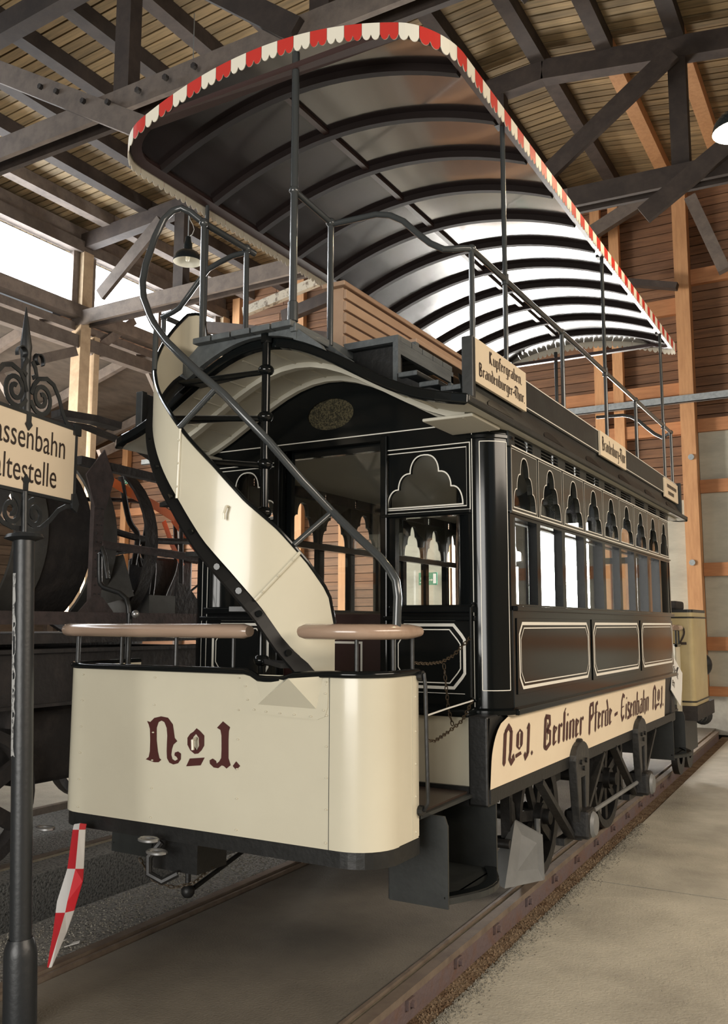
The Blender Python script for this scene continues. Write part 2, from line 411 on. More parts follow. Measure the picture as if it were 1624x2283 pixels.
def bl_text(mb, t, x0, y0, h, sx, fn, d):
    x = 0
    for ch in t:
        w, strokes = BL[ch]
        for st in strokes:
            if isinstance(st, tuple):
                mb.ribbon([((x + p[0]) * sx + x0, p[1] * h + y0) for p in st[1]], st[2] * (h + sx) * .5, fn, d, closed=False)
            else:
                mb.face([fn((x + p[0]) * sx + x0, p[1] * h + y0, d) for p in st])
        x += w
    return mb

# ================================================================== THE HALL
RIDGE_X, EAVE_X = -3.3, -11.5
def chord_z(x): return 8.0 + .06 * (x - EAVE_X) if x < RIDGE_X else 8.492 - .15 * (x - RIDGE_X)
def roof_z(x): return chord_z(x) + .30

# ---- floor
floor = MB().box((-17, -6.6, -.62), (6.6, 15, -.42)).build('floor', 'pit', kind='structure')
def rail_x(y): return -1.68 - .0278 * y          # outer face of the right rail
def skew(pts): return pts
def slab(name, xa, xb, y0, y1, z0, z1, mt, gap=0):
    """slab between two skew lines xa(y), xb(y)"""
    vs = []
    for z in (z0, z1):
        vs += [(xa(y0), y0, z), (xb(y0), y0, z), (xb(y1), y1, z), (xa(y1), y1, z)]
    return MB().mesh(vs, [(0,3,2,1),(4,5,6,7),(0,1,5,4),(1,2,6,5),(2,3,7,6),(3,0,4,7)]).build(name, mt, floor)
K = lambda c: (lambda y: c)
R = lambda off: (lambda y: rail_x(y) + off)
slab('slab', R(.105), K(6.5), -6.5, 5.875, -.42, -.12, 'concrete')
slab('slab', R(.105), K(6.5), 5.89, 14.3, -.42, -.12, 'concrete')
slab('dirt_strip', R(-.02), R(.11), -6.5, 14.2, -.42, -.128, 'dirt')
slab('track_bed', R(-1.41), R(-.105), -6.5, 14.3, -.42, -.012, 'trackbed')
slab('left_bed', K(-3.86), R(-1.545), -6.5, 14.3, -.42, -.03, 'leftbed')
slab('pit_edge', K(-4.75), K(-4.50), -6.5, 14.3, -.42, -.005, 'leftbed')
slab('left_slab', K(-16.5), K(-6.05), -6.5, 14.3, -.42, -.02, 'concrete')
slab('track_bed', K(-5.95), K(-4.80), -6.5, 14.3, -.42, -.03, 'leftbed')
# loose grit along the slab edge and on the left bed
def grit(name, n, region, zf, mt, smin, smax):
    mb = MB()
    for _ in range(n):
        x, y = region()
        z = zf(x, y); r = random.uniform(smin, smax); a = random.random() * 6.28
        vs = [(x + r*math.cos(a + k*2.09), y + r*math.sin(a + k*2.09), z) for k in range(3)] + [(x, y, z + r*random.uniform(.6, 1.1))]
        mb.mesh(vs, [(0,1,3),(1,2,3),(2,0,3)])
    return mb.build(name, mt, floor, kind='stuff', fix=False)
def _edge():
    y = 2.2 + 5.5 * random.random() ** 1.5
    return rail_x(y) + .10 + abs(random.gauss(0, .05)) - .012, y
grit('gravel', 7000, _edge, lambda x, y: -.121, 'gravel', .003, .008)
def _dirt():
    y = random.uniform(2.2, 8); return rail_x(y) + random.uniform(.0, .10), y
grit('rust_crumbs', 2500, _dirt, lambda x, y: -.129, 'dirt', .004, .012)
def _left():
    y = random.uniform(2.4, 6.5); return random.uniform(-3.84, rail_x(y) - 1.55), y
grit('gravel', 6000, _left, lambda x, y: -.031, 'gravel', .003, .008)
def _floor():
    return random.uniform(-1.35, 1.2), random.uniform(2.3, 6)
grit('floor_grit', 1500, _floor, lambda x, y: -.121, 'leftbed', .002, .004)

# ---- rails (a grooved rail each side)
def make_rail(off, label, mirror):
    r = thing('track_rail', (rail_x(6) + off, 6, -.12), label, 'rail', 'tram track rails')
    s = -1 if mirror else 1
    def strip(name, a, b, z0, z1, mt):
        xa, xb = (off + a, off + b) if not mirror else (off - b, off - a)
        vs = []
        for z in (z0, z1):
            vs += [(rail_x(-6) + xa, -6, z), (rail_x(-6) + xb, -6, z), (rail_x(13.7) + xb, 13.7, z), (rail_x(13.7) + xa, 13.7, z)]
        return MB().mesh(vs, [(0,3,2,1),(4,5,6,7),(0,1,5,4),(1,2,6,5),(2,3,7,6),(3,0,4,7)]).build(name, mt, r)
    strip('rail_head', -.055, 0, -.03, 0, 'railtop')
    strip('rail_web', -.05, -.008, -.30, -.03, 'railweb')
    strip('groove', -.088, -.055, -.20, -.018, 'sand')
    strip('guard_lip', -.105, -.088, -.20, -.002, 'railtop')
    return r
railR = make_rail(0, 'rusty grooved rail beside the bright concrete on the right of the tram', False)
railL = make_rail(-1.545, 'dusty grooved rail on the left under the tram', True)
WLr = railR
bolt = None
for k in range(14):
    y = 2.45 + .52 * k
    x = rail_x(y)
    mb = MB().cyl((x - .008, y, -.055), (x + .025, y, -.055), .016, 6)
    mb.box((x - .008, y - .03, -.075), (x + .008, y + .03, -.035))
    mb.build('rail_bolt', 'railweb', railR)
t2 = thing('track_rail', (-4.5, 6, -.1), 'rail of the neighbouring track under the derelict wagon', 'rail', 'tram track rails')
MB().box((-4.815, -6, -.25), (-4.755, 13.9, .012)).build('rail_head', 'railtop', t2)
MB().box((-4.755, -6, -.25), (-4.74, 13.9, .005)).build('groove', 'sand', t2)
t3 = thing('track_rail', (-6.0, 6, -.1), 'far rail of the track below the derelict wagon wheels', 'rail', 'tram track rails')
MB().box((-6.05, -6, -.25), (-5.99, 13.9, .012)).build('rail_head', 'railtop', t3)

# ---- ceiling : planks, purlins, trusses
ceiling = MB().mesh([(-12.6, -6.5, roof_z(-12.6)+.06), (RIDGE_X, -6.5, roof_z(RIDGE_X)+.06), (6.6, -6.5, roof_z(6.6)+.06),
                     (-12.6, 14.4, roof_z(-12.6)+.06), (RIDGE_X, 14.4, roof_z(RIDGE_X)+.06), (6.6, 14.4, roof_z(6.6)+.06),
                     (-12.6, -6.5, roof_z(-12.6)+.16), (RIDGE_X, -6.5, roof_z(RIDGE_X)+.16), (6.6, -6.5, roof_z(6.6)+.16),
                     (-12.6, 14.4, roof_z(-12.6)+.16), (RIDGE_X, 14.4, roof_z(RIDGE_X)+.16), (6.6, 14.4, roof_z(6.6)+.16)],
                    [(0,1,4,3),(1,2,5,4),(6,9,10,7),(7,10,11,8),(0,3,9,6),(2,8,11,5),(0,6,7,1),(1,7,8,2),(3,4,10,9),(4,5,11,10)]).build('ceiling', 'darktimber', kind='structure')
pw = .142
protoL = protoR = None
for k in range(74):
    y = 14.33 - pw * (k + .5)
    if y < 3.9: break
    if protoL is None:
        a = MB().beam((-12.5, y, roof_z(-12.5) + .03), (RIDGE_X, y, roof_z(RIDGE_X) + .03), pw - .022, .035); protoL = a.build('plank', 'plank', ceiling)
        a = MB().beam((RIDGE_X, y, roof_z(RIDGE_X) + .03), (6.5, y, roof_z(6.5) + .03), pw - .022, .035); protoR = a.build('plank', 'plank', ceiling)
        lL, lR = WL[protoL.name].copy(), WL[protoR.name].copy()
    else:
        dz = random.uniform(-.004, .004)
        again(protoL, (lL.x, y, lL.z + dz), ceiling); again(protoR, (lR.x, y, lR.z + dz), ceiling)
MB().beam((-12.5, -1.3, roof_z(-12.5) + .03), (RIDGE_X, -1.3, roof_z(RIDGE_X) + .03), 10.2, .035).build('boarding', 'plank', ceiling)
MB().beam((RIDGE_X, -1.3, roof_z(RIDGE_X) + .03), (6.5, -1.3, roof_z(6.5) + .03), 10.2, .035).build('boarding', 'plank', ceiling)
x = -11.75
while x < 6:
    z = roof_z(x) - .09
    orange = -2.6 < x < -.6
    for (ya, yb) in ((-6, 10.35), (10.35, 14.3)):
        mt = 'timber' if (orange and yb > 12) else 'darktimber'
        if x < -10.5: mt = 'greytimber'
        MB().box((x - .09, ya, z - .10), (x + .09, yb - .01, z + .10)).build('purlin', mt, ceiling)
    x += .84
def T(name, p, q, w, h, mt, up=(0, 1, 0)): return MB().beam(p, q, w, h, up).build(name, mt, ceiling)
for yt in (1.75, 6.1, 10.35):
    near = yt < 8
    mtL = 'greytimber' if near else 'greytimber'
    # principal rafters (top chords) below the purlins
    T('top_chord', (-11.6, yt, chord_z(-11.6)), (RIDGE_X, yt, chord_z(RIDGE_X)), .26, .18, 'darktimber')
    T('top_chord', (RIDGE_X, yt, chord_z(RIDGE_X)), (6.4, yt, chord_z(6.4)), .26, .18, 'darktimber')
    # doubled bottom chord
    for s in (-1, 1):
        T('bottom_chord', (-11.6, yt + s*.10, 6.62), (-2.2 if near else -3.0, yt + s*.10, 6.68), .24, .06, 'greytimber' if s < 0 else 'darktimber')
        T('bottom_chord', (-2.2 if near else -3.0, yt + s*.10, 6.68), (6.4, yt + s*.10, 6.45), .24, .06, 'darktimber')
    for i, xp in enumerate((-9.3, -6.28, -3.92, -1.68, .6, 3.0)):
        if i == 0 and near: continue
        T('truss_post', (xp, yt, 6.55), (xp, yt, chord_z(xp) + .02), .20, .16, 'darktimber')
    pairs = [((-10.6, chord_z(-10.6)), (-9.3, 6.66)), ((-8.25, 7.64), (-5.85, 6.22)), ((-5.4, 7.65), (-4.1, 6.62)), ((-3.35, 6.95), (-1.70, 8.12)), ((-2.1, 6.22), (.3, 7.75)), ((1.0, 6.6), (2.9, 7.6))]
    if not near: pairs = [((-10.9, 6.9), (-9.6, 7.9))] + pairs[3:]
    for i, (a, b) in enumerate(pairs):
        T('truss_diagonal', (a[0], yt - .17, a[1]), (b[0], yt - .17, b[1]), .22, .07, 'greytimber' if (i in ((0, 1) if near else (0,))) else 'darktimber')
# bolts on the near truss members
bsrc = None
for (bx, bz) in ((-7.3, 7.08), (-7.05, 6.95), (-6.65, 6.72), (-6.3, 6.6), (-5.9, 6.6), (-5.55, 6.62), (-5.2, 6.62)):
    b = MB().cyl((bx, 5.86, bz), (bx, 5.90, bz), .03, 6).build('bolt', 'rustdark', ceiling)
# loose braces near the far gable
T('brace', (-3.9, 13.9, 7.75), (-2.75, 13.9, 8.25), .22, .12, 'greytimber')
T('brace', (-1.95, 12.6, 7.45), (-1.55, 12.6, 6.30), .16, .14, 'greytimber')
T('strut', (-3.25, 13.9, 6.92), (-2.40, 13.9, 6.68), .10, .14, 'darktimber')
T('brace', (-9.7, 12.5, 7.12), (-8.1, 12.5, 7.40), .16, .10, 'whitetimber')
T('tie_beam', (-10.4, 12.0, 6.82), (-7.2, 12.0, 6.05), .20, .14, 'darktimber')
T('tie_beam', (-9.6, 13.6, 7.35), (-4.4, 13.6, 8.3), .22, .16, 'darktimber')

# ---- far wall
YF = 14.3
GX0, GX1, GZ = -6.45, -3.80, 3.42
wall_far = MB().box((-17, YF + .08, -.4), (GX0, YF + .2, 9.2)).box((GX1, YF + .08, -.4), (6.6, YF + .2, 9.2)).box((GX0, YF + .08, GZ), (GX1, YF + .2, 9.2)).box((GX0, YF + .08, -.4), (GX1, YF + .2, .02)).build('wall_far', 'darktimber', kind='structure')
MB().box((-17, YF - .12, -.1), (GX0, YF + .1, .45)).build('plinth', 'plinth', wall_far)
MB().box((GX1, YF - .12, -.1), (6.5, YF + .1, .45)).build('plinth', 'plinth', wall_far)
bh = .152
k = 0
z = .45
while z < 8.75:
    top = z + bh
    spans = []
    if top < GZ: spans = [(-17, GX0), (GX1, -2.4)]
    elif z < 4.55: spans = [(-17, -2.4)]
    else: spans = [(-17, -9.6 + random.uniform(-.8, .8)), None, (-2.4, 6.4)]
    if spans and len(spans) == 3: spans[1] = (spans[0][1], -2.4)
    for (xa, xb) in spans:
        dy = random.uniform(-.006, .006)
        MB().box((xa + .004, YF - .015 + dy, z + .006), (xb - .004, YF + .075, top - .006)).build('plank', 'wallplank', wall_far)
    z = top
for xp, w, mt, zt in ((-2.36, .21, 'timber', 8.4), (-3.42, .16, 'timber', 8.4), (-7.62, .20, 'timber', 8.4), (-8.6, .16, 'timber', 8.4), (-9.6, .16, 'timber', 8.3), (-11.2, .18, 'timber', 8.2), (-12.6, .14, 'greytimber', 7.6), (-14.2, .16, 'timber', 6.4), (-.2, .18, 'timber', 8.0), (2.2, .2, 'timber', 7.8)):
    MB().box((xp - w/2, YF - (.26 if xp in (-2.36, -.2) and True else .14), .45), (xp + w/2, YF - .016, zt)).build('wall_post', mt, wall_far)
for (xa, xb, zc, h) in ((-4.3, -2.47, 5.14, .19), (-4.3, -2.47, 4.52, .20), (-9.5, -7.15, 5.0, .18), (-4.1, -2.47, 6.48, .26), (-2.25, 1.9, 6.9, .24), (-17, -11.4, 3.9, .16)):
    MB().box((xa, YF - .12, zc - h/2), (xb, YF - .016, zc + h/2)).build('wall_rail', 'timberh', wall_far)
# pale panels between orange rails on the right
zs = [.49, 1.217, 2.322, 3.584, 4.53]
for i, zc in enumerate(zs):
    MB().box((-2.25, YF - .10, zc - .10), (6.4, YF - .016, zc + .10)).build('wall_rail', 'timberh', wall_far)
    if i < 4:
        MB().box((-2.25, YF - .03, zc + .10), (6.4, YF + .07, zs[i+1] - .10)).build('wall_panel', 'panel', wall_far)
for (xb_, zb_) in ((-2.33, 4.02), (-2.38, 2.42)):
    MB().cyl((xb_, YF - .28, zb_), (xb_, YF - .255, zb_), .045, 12).build('bolt_plate', 'zinc', wall_far)
# cable tray
tray = MB()
tray.box((-13.5, YF - .36, 4.86), (6.3, YF - .34, 4.97)); tray.box((-13.5, YF - .36, 4.86), (6.3, YF - .27, 4.868))
tray.build('cable_tray', 'zinc', label='grey perforated cable tray along the far wall', cat='cable tray')
# bright glazed gate in the far wall
gate = thing('window_1', ((GX0 + GX1)/2, YF + .1, .02), kind='structure')
GW = (GX1 - GX0) / 4
for i in range(4):
    xa = GX0 + i * GW
    for (za, zb) in ((.06, 1.50), (1.56, GZ - .04)):
        MB().box((xa + .03, YF + .12, za), (xa + GW - .03, YF + .14, zb)).build('pane', 'panefar', gate)
for i in range(5):
    xa = GX0 + i * GW
    MB().box((xa - .03, YF - .02, .02), (xa + .03, YF + .16, GZ)).build('mullion', 'greytimber', gate)
MB().box((GX0, YF - .02, 1.50), (GX1, YF + .16, 1.56)).build('transom', 'greytimber', gate)
MB().box((GX0, YF - .02, GZ - .04), (GX1, YF + .16, GZ + .04)).build('transom', 'greytimber', gate)
MB().box((GX1, YF - .14, .45), (GX1 + .16, YF - .016, 8.4)).build('wall_post', 'timber', wall_far)

# ---- left wall with the clerestory, and the lean-to beyond it
XL = -11.5
wall_left = MB().box((XL - .10, -6.5, 7.78), (XL + .10, 14.2, 7.98)).build('wall_left', 'greytimber', kind='structure')
posts = (-2.6, 1.75, 6.1, 10.35, 14.1)
for i, yp in enumerate(posts):
    MB().box((XL - .11, yp - .11, 0), (XL + .11, yp + .11, 7.8)).build('post', 'paletimber' if yp > 10 else 'greytimber', wall_left)
    if 6 < yp < 14:
        MB().box((XL - .10, yp + .25, 0), (XL + .06, yp + .37, 6.4)).build('post', 'paletimber', wall_left)
MB().box((XL - .10, -6.5, 6.62), (XL + .12, 14.2, 6.84)).build('sill_beam', 'greytimber', wall_left)
MB().box((XL - .08, -6.5, 6.10), (XL + .08, 14.2, 6.32)).build('rail_beam', 'greytimber', wall_left)
MB().box((XL - .14, -6.5, 6.42), (XL - .02, 14.2, 6.56)).build('rail_beam', 'greytimber', wall_left)
MB().box((XL - .06, -6.5, 8.0), (XL + .0, 14.2, 8.25)).build('eave_board', 'greytimber', wall_left)
for i in range(len(posts) - 1):
    ya, yb = posts[i] + .13, posts[i+1] - .13
    w = thing('window_%d' % (i + 2), (XL, (ya + yb) / 2, 6.84), kind='structure')
    MB().box((XL - .06, ya + .12, 6.86), (XL - .04, yb - .12, 7.72)).build('pane', 'paneleft', w)
    for y in (ya + .06, yb - .06):
        MB().box((XL - .08, y - .06, 6.84), (XL + .02, y + .06, 7.78)).build('frame', 'greytimber', w)
    ym = (ya + yb) / 2
    MB().box((XL - .08, ym - .04, 6.84), (XL + .02, ym + .04, 7.78)).build('mullion', 'greytimber', w)
    for (p, q) in (((ym - .2, 6.15), (yb - .05, 3.7)), ((yb - .1, 6.0), (ya + .4, 4.4)), ((ya + .1, 6.1), (ya + 1.1, 7.0))):
        if p[1] < 6.05 and i == 2:
            MB().beam((XL + .14, p[0], p[1]), (XL + .14, q[0], q[1]), .16, .07, (1, 0, 0)).build('brace', 'greytimber', wall_left)
        else:
            MB().beam((XL - .02, p[0], p[1]), (XL - .02, q[0], q[1]), .15, .08, (1, 0, 0)).build('brace', 'greytimber', wall_left)
# lean-to
XO = -16.2
lean = MB().box((XO - .15, -6.5, -.3), (XO, 14.3, 6.0)).build('wall_lean_to', 'darktimber', kind='structure')
z = 0
while z < 5.3:
    MB().box((XO, 2.0, z + .006), (XO + .03 + random.uniform(0, .012), 14.2, z + .204)).build('plank', 'leanplank', lean)
    z += .21
MB().beam((XL - .1, 4, 6.55), (XO - .2, 4, 5.25), 21, .06, (0, 0, 1)).build('roof_boarding', 'leanplank', lean)
for y in (3.0, 5.2, 7.4, 9.6, 11.8, 13.9):
    MB().beam((XL - .1, y, 6.42), (XO, y, 5.12), .10, .18, (0, 0, 1)).build('rafter', 'greytimber', lean)
    MB().box((XO + .03, y - .08, 0), (XO + .17, y + .08, 5.1)).build('post', 'greytimber', lean)
for (p, q) in (((9.4, 5.0), (12.4, 3.2)), ((12.6, 5.6), (10.4, 3.4)), ((11.0, 5.2), (13.6, 2.4))):
    MB().beam((XO + 2.2, p[0], p[1]), (XO + 2.2, q[0], q[1]), .16, .10, (1, 0, 0)).build('brace', 'greytimber', lean)
    MB().beam((XO + 3.2, p[0] - 2, p[1]), (XO + 3.2, q[0] - 2, q[1]), .16, .10, (1, 0, 0)).build('brace', 'greytimber', lean)
# no windows in the lean-to; its fill lamp is added
# ---- walls behind and beside the photographer
MB().box((6.5, -6.5, -.3), (6.65, 14.3, 3.2)).box((6.5, -6.5, 5.6), (6.65, 14.3, 8.2)).build('wall_right', 'plainwall', kind='structure')
MB().box((-17, -6.65, -.3), (-4.3, -6.5, 4.0)).box((1.9, -6.65, -.3), (6.6, -6.5, 4.0)).box((-17, -6.65, 4.0), (6.6, -6.5, 9.2)).build('wall_back', 'plainwall', kind='structure')
MB().box((GX1 + .17, YF - .06, .45), (-2.47, YF - .017, 3.40)).build('wall_panel', 'panel', wall_far)
# exit signs on the far wall
def exit_sign(x0, x1, z0, z1, y, label):
    e = thing('exit_sign', ((x0+x1)/2, y, z0), label, 'exit sign', 'emergency exit signs')
    MB().box((x0, y - .02, z0), (x1, y, z1)).build('board', 'green', e)
    w, h = x1 - x0, z1 - z0
    fn = lambda u, v, d: (x0 + u * w, y - .0225, z0 + v * h)
    mb = MB(); P = lambda *p: mb.face([fn(u, v, 0) for u, v in p])
    P((.80,.12),(.96,.12),(.96,.9),(.80,.9))
    c = [(.36 + .05*math.cos(a*.785), .82 + .085*math.sin(a*.785)) for a in range(8)]; P(*c)
    P((.24,.70),(.40,.72),(.36,.42),(.25,.42))
    mb.ribbon([(.38,.68),(.48,.55),(.58,.55)], .05, fn, 0, False); mb.ribbon([(.26,.68),(.14,.62),(.13,.45)], .05, fn, 0, False)
    mb.ribbon([(.28,.42),(.20,.22),(.06,.20)], .06, fn, 0, False); mb.ribbon([(.34,.44),(.42,.28),(.38,.08)], .06, fn, 0, False)
    mb.ribbon([(.56,.40),(.76,.40)], .05, fn, 0, False); P((.70,.30),(.79,.40),(.70,.50))
    mb.build('running_figure', 'paper', e, fix=False)
MB().box((-7.45, YF - .06, .45), (-6.52, YF - .017, 3.40)).build('wall_panel', 'panel', wall_far)
MB().box((GX0 - .10, YF - .14, .45), (GX0 - .0, YF - .016, 8.4)).build('wall_post', 'timber', wall_far)
exit_sign(-6.935, -6.585, 2.17, 2.385, YF - .27, 'green emergency exit sign seen through the tram front window')
exit_sign(-11.48, -11.16, 2.165, 2.39, YF - .2, 'green emergency exit sign seen through the left front window of the tram')
exit_sign(-14.13, -13.84, 4.51, 4.66, YF - .2, 'small green exit sign high on the far left wall')

# ================================================================== THE HORSE TRAM
C = -2.57; Y0, Y1 = 4.10, 8.20; YM = 6.15
tram = thing('horse_tram', (C, YM, 0), 'black and cream double-deck horse tram with red and white canopy valance', 'tram')
def P_(mb, name, mats, parent=None, **k): return mb.build(name, mats, parent or tram, **k)
BLACKW = ['black']
def roofz(dx): return 2.49 + .385 * .5 * (1 + math.cos(math.pi * min(abs(dx), 1.05) / 1.05))
def side_fn(s):                      # (u = y, v = z, d = depth inwards)
    return lambda u, v, d: (C + s * (1.0 - d), u, v)
def notched(x0, x1, z0, z1, c=.035):
    return [(x0, z0+c*1.6), (x0+c*.35, z0+c*1.1), (x0+c, z0+c*.35), (x0+c*1.3, z0), (x1-c*1.3, z0), (x1-c, z0+c*.35), (x1-c*.35, z0+c*1.1), (x1, z0+c*1.6),
            (x1, z1-c*1.6), (x1-c*.35, z1-c*1.1), (x1-c, z1-c*.35), (x1-c*1.3, z1), (x0+c*1.3, z1), (x0+c, z1-c*.35), (x0+c*.35, z1-c*1.1), (x0, z1-c*1.6)]
def trefoil(cx, z0, w, h, n=7):
    """stepped three-tier cloud arch: half outline mirrored"""
    hw = w / 2; right = []
    tiers = [(hw, 0.0, .36*h, .24*hw), (.70*hw, .36*h, .66*h, .22*hw), (.38*hw, .66*h, h, .38*hw)]
    for i, (a, za, zb, rr) in enumerate(tiers):
        nxt = tiers[i+1][0] if i < 2 else 0.0
        for k in range(n + 1):
            t = math.pi/2 * k / n
            right.append((nxt + (a - nxt) * math.cos(t) ** .8 if k < n else nxt, za + (zb - za) * math.sin(t)))
    right = [p for i, p in enumerate(right) if i == 0 or (abs(p[0]-right[i-1][0]) + abs(p[1]-right[i-1][1]) > 1e-4)]
    pts = [(cx + x, z0 + z) for x, z in right] + [(cx - x, z0 + z) for x, z in right[::-1] if x > 1e-4]
    return pts
EDGE = [4.22] + [4.633 + .4425*k for k in range(8)] + [8.13]

for s in (1, -1):
    fn = side_fn(s)
    # waist panel board with three raised panels
    P_(MB().plate([(4.22, 1.08), (8.10, 1.08), (8.10, 1.585), (4.22, 1.585)], [], fn, .03), 'waist_panel', 'black')
    out = lambda u, v, d, s=s: (C + s * (1.0 + d), u, v)
    for (a, b) in ((4.285, 5.515), (5.625, 6.845), (6.946, 8.09)):
        pn = P_(MB().plate([(a-.03, 1.155), (b+.03, 1.155), (b+.03, 1.53), (a-.03, 1.53)], [], out, .006), 'raised_panel', 'black', bevel=.003)
        mb = MB(); mb.ribbon(notched(a, b, 1.185, 1.503), .016, out, .0075); mb.ribbon(notched(a+.022, b-.022, 1.208, 1.48), .006, out, .0075)
        P_(mb, 'lining', 'line', pn, fix=False)
    P_(MB().box((C + s*.99 - .02, 4.22, 1.565), (C + s*.99 + .035*s + .0, 8.13, 1.59)) if s > 0 else MB().box((C - 1.025, 4.22, 1.565), (C - .97, 8.13, 1.59)), 'window_sill', 'black', bevel=.004)
    P_(MB().box(*(((C + .985, 4.2, 1.06), (C + 1.03, 8.12, 1.09)) if s > 0 else ((C - 1.03, 4.2, 1.06), (C - .985, 8.12, 1.09)))), 'body_moulding', 'black', bevel=.006)
    # window frame with nine openings
    holes = [[(EDGE[i]+.03, 1.60), (EDGE[i+1]-.03, 1.60), (EDGE[i+1]-.03, 2.035), (EDGE[i]+.03, 2.035)] for i in range(9)]
    fr = P_(MB().plate([(4.2, 1.585), (8.13, 1.585), (8.13, 2.06), (4.2, 2.06)], holes, fn, .05), 'window_frame', 'black')
    for i in range(9):
        P_(MB().box(*[(C + s*.965 - .002, EDGE[i]+.028, 1.598), (C + s*.965 + .002, EDGE[i+1]-.028, 2.037)]), 'window_pane', 'glass')
    # upper band with a cloud arch in every bay
    for i in range(9):
        a, b = EDGE[i] + .008, EDGE[i+1] - .008
        tf = trefoil((a+b)/2, 2.088, (b-a)*.86, .275)
        bn = P_(MB().plate([(a, 2.062), (b, 2.062), (b, 2.395), (a, 2.395)], [tf], fn, .028), 'arch_panel', 'band')
        mb = MB().ribbon(tf, .006, out, .0015); mb.ribbon([(a+.006, 2.07), (b-.006, 2.07), (b-.006, 2.388), (a+.006, 2.388)], .004, out, .0015)
        P_(mb, 'lining', 'line', bn, fix=False)
        P_(MB().box((C + s*.955 - .002, a, 2.064), (C + s*.955 + .002, b, 2.39)), 'window_pane', 'glass', bn)
    mb = MB()
    for zz in (2.066, 2.395): mb.ribbon([(4.21, zz), (8.13, zz)], .007, out, .012, closed=False)
    P_(mb, 'lining', 'line', fix=False)
    P_(MB().box(*(((C + .97, 4.2, 2.052), (C + 1.011, 8.13, 2.064)) if s > 0 else ((C - 1.011, 4.2, 2.052), (C - .97, 8.13, 2.064)))), 'band_moulding', 'band')
    # cantrail with louvred vents
    vents = []
    for i in range(9):
        a, b = EDGE[i] + .07, EDGE[i+1] - .07
        vents.append([(a, 2.406), (b, 2.406), (b, 2.458), (a, 2.458)])
    ct = P_(MB().plate([(4.2, 2.395), (8.13, 2.395), (8.13, 2.49), (4.2, 2.49)], vents, fn, .03), 'cantrail', 'greypaint')
    for i in range(9):
        a, b = EDGE[i] + .07, EDGE[i+1] - .07
        xa, xb = sorted((C + s*.984, C + s*1.001)); xc, xd = sorted((C + s*.95, C + s*.965))
        for k in range(2):
            P_(MB().box((xa, a, 2.4205 + .018*k), (xb, b, 2.426 + .018*k)), 'vent_slat', 'greypaint', ct)
        P_(MB().box((xc, a, 2.40), (xd, b, 2.465)), 'vent_back', 'stringer', ct)
    # tucked-under rocker panel carrying the name
    def rock(u, v, d=0, s=s):          # v 0 (top) .. 1 (bottom)
        return (C + s * (.985 - .02 * v + d), u, 1.065 - .325 * v)
    P_(MB().grid(2, 12, lambda a, b: rock(3.98 + a * 4.2, b, -.02)), 'rocker_panel', 'blackmat', smooth=True, fix=False)
    r = .20; BY0, BY1, BH = 3.975, 7.85, .325
    mb = MB(); rows = 12
    def left_u(v):
        zz = v * BH
        return BY0 if zz > r + .007 else BY0 + r - math.sqrt(max(0, r*r - (r + .007 - zz) ** 2)) if zz > .007 else BY0 + r
    for i in range(rows):
        v0, v1 = .02 + .98*i/rows, .02 + .98*(i+1)/rows
        mb.face([rock(left_u(v0), v0), rock(BY1, v0), rock(BY1, v1), rock(left_u(v1), v1)])
    board = P_(mb, 'name_board', 'creamboard', smooth='all', fix=True)
    if s > 0:
        fnb = lambda u, v, d: rock(u, (1.065 - v) / .325, d)
        H = .118
        def line(t, y_a, y_b, z0=.83, h=H):
            P_(bl_text(MB(), t, y_a, z0, h, (y_b - y_a) / bl_width(t), fnb, .003), 'lettering', 'letter', board, fix=False)
        line('NO1.', 4.10, 4.56); line('Berliner', 4.70, 5.46, .835, .115); line('Pferde', 5.56, 6.13, .835, .115); line('-', 6.18, 6.30); line('Eisenbahn', 6.35, 7.24, .832, .115); line('NO1.', 7.36, 7.80)
    P_(MB().box((C + s*.945 - .02, 3.98, .675), (C + s*.945 + .02, 8.30, .738)), 'sole_bar', 'blackmat')
    # corner columns
    for (yc, sg) in ((Y0 + .15, -1), (Y1 - .15, 1)):
        col = P_(MB().cyl((C + s*.85, yc, 1.09), (C + s*.85, yc, 2.50), .15, 28), 'corner_column', 'black', smooth=True)
        mb = MB().lathe((C + s*.85, yc, 0), [(.150, 2.425), (.156, 2.43), (.156, 2.445), (.150, 2.45)], 28)
        P_(mb, 'column_ring', 'black', col, smooth=True)
        P_(MB().lathe((C + s*.85, yc, 0), [(.15, 1.055), (.175, 1.065), (.175, 1.085), (.15, 1.095)], 28), 'column_base', 'black', col, smooth=True)
        a0, a1 = (math.radians(-78), math.radians(-22)) if sg < 0 else (math.radians(22), math.radians(78))
        if s < 0: a0, a1 = math.pi - a1, math.pi - a0
        rr = .1515
        mb = MB()
        arcp = lambda a, z: (C + s*.85 + rr*math.cos(a), yc + rr*math.sin(a), z)
        for a in (a0, a1):
            mb.face([arcp(a - .014, 1.18), arcp(a + .014, 1.18), arcp(a + .014, 2.41), arcp(a - .014, 2.41)])
        for z in (1.18, 2.41):
            for k in range(6):
                b0, b1 = a0 + (a1-a0)*k/6, a0 + (a1-a0)*(k+1)/6
                mb.face([arcp(b0, z-.002), arcp(b1, z-.002), arcp(b1, z+.002), arcp(b0, z+.002)])
        P_(mb, 'lining', 'line', col, fix=False)
    # corner sill block under the column
    for yy in (3.965, 2*YM - 4.115):
        P_(MB().box((min(C+s*.86, C+s*.958), yy, .66), (max(C+s*.86, C+s*.958), yy + .15, 1.07)), 'corner_pillar', 'blackmat', bevel=.01)

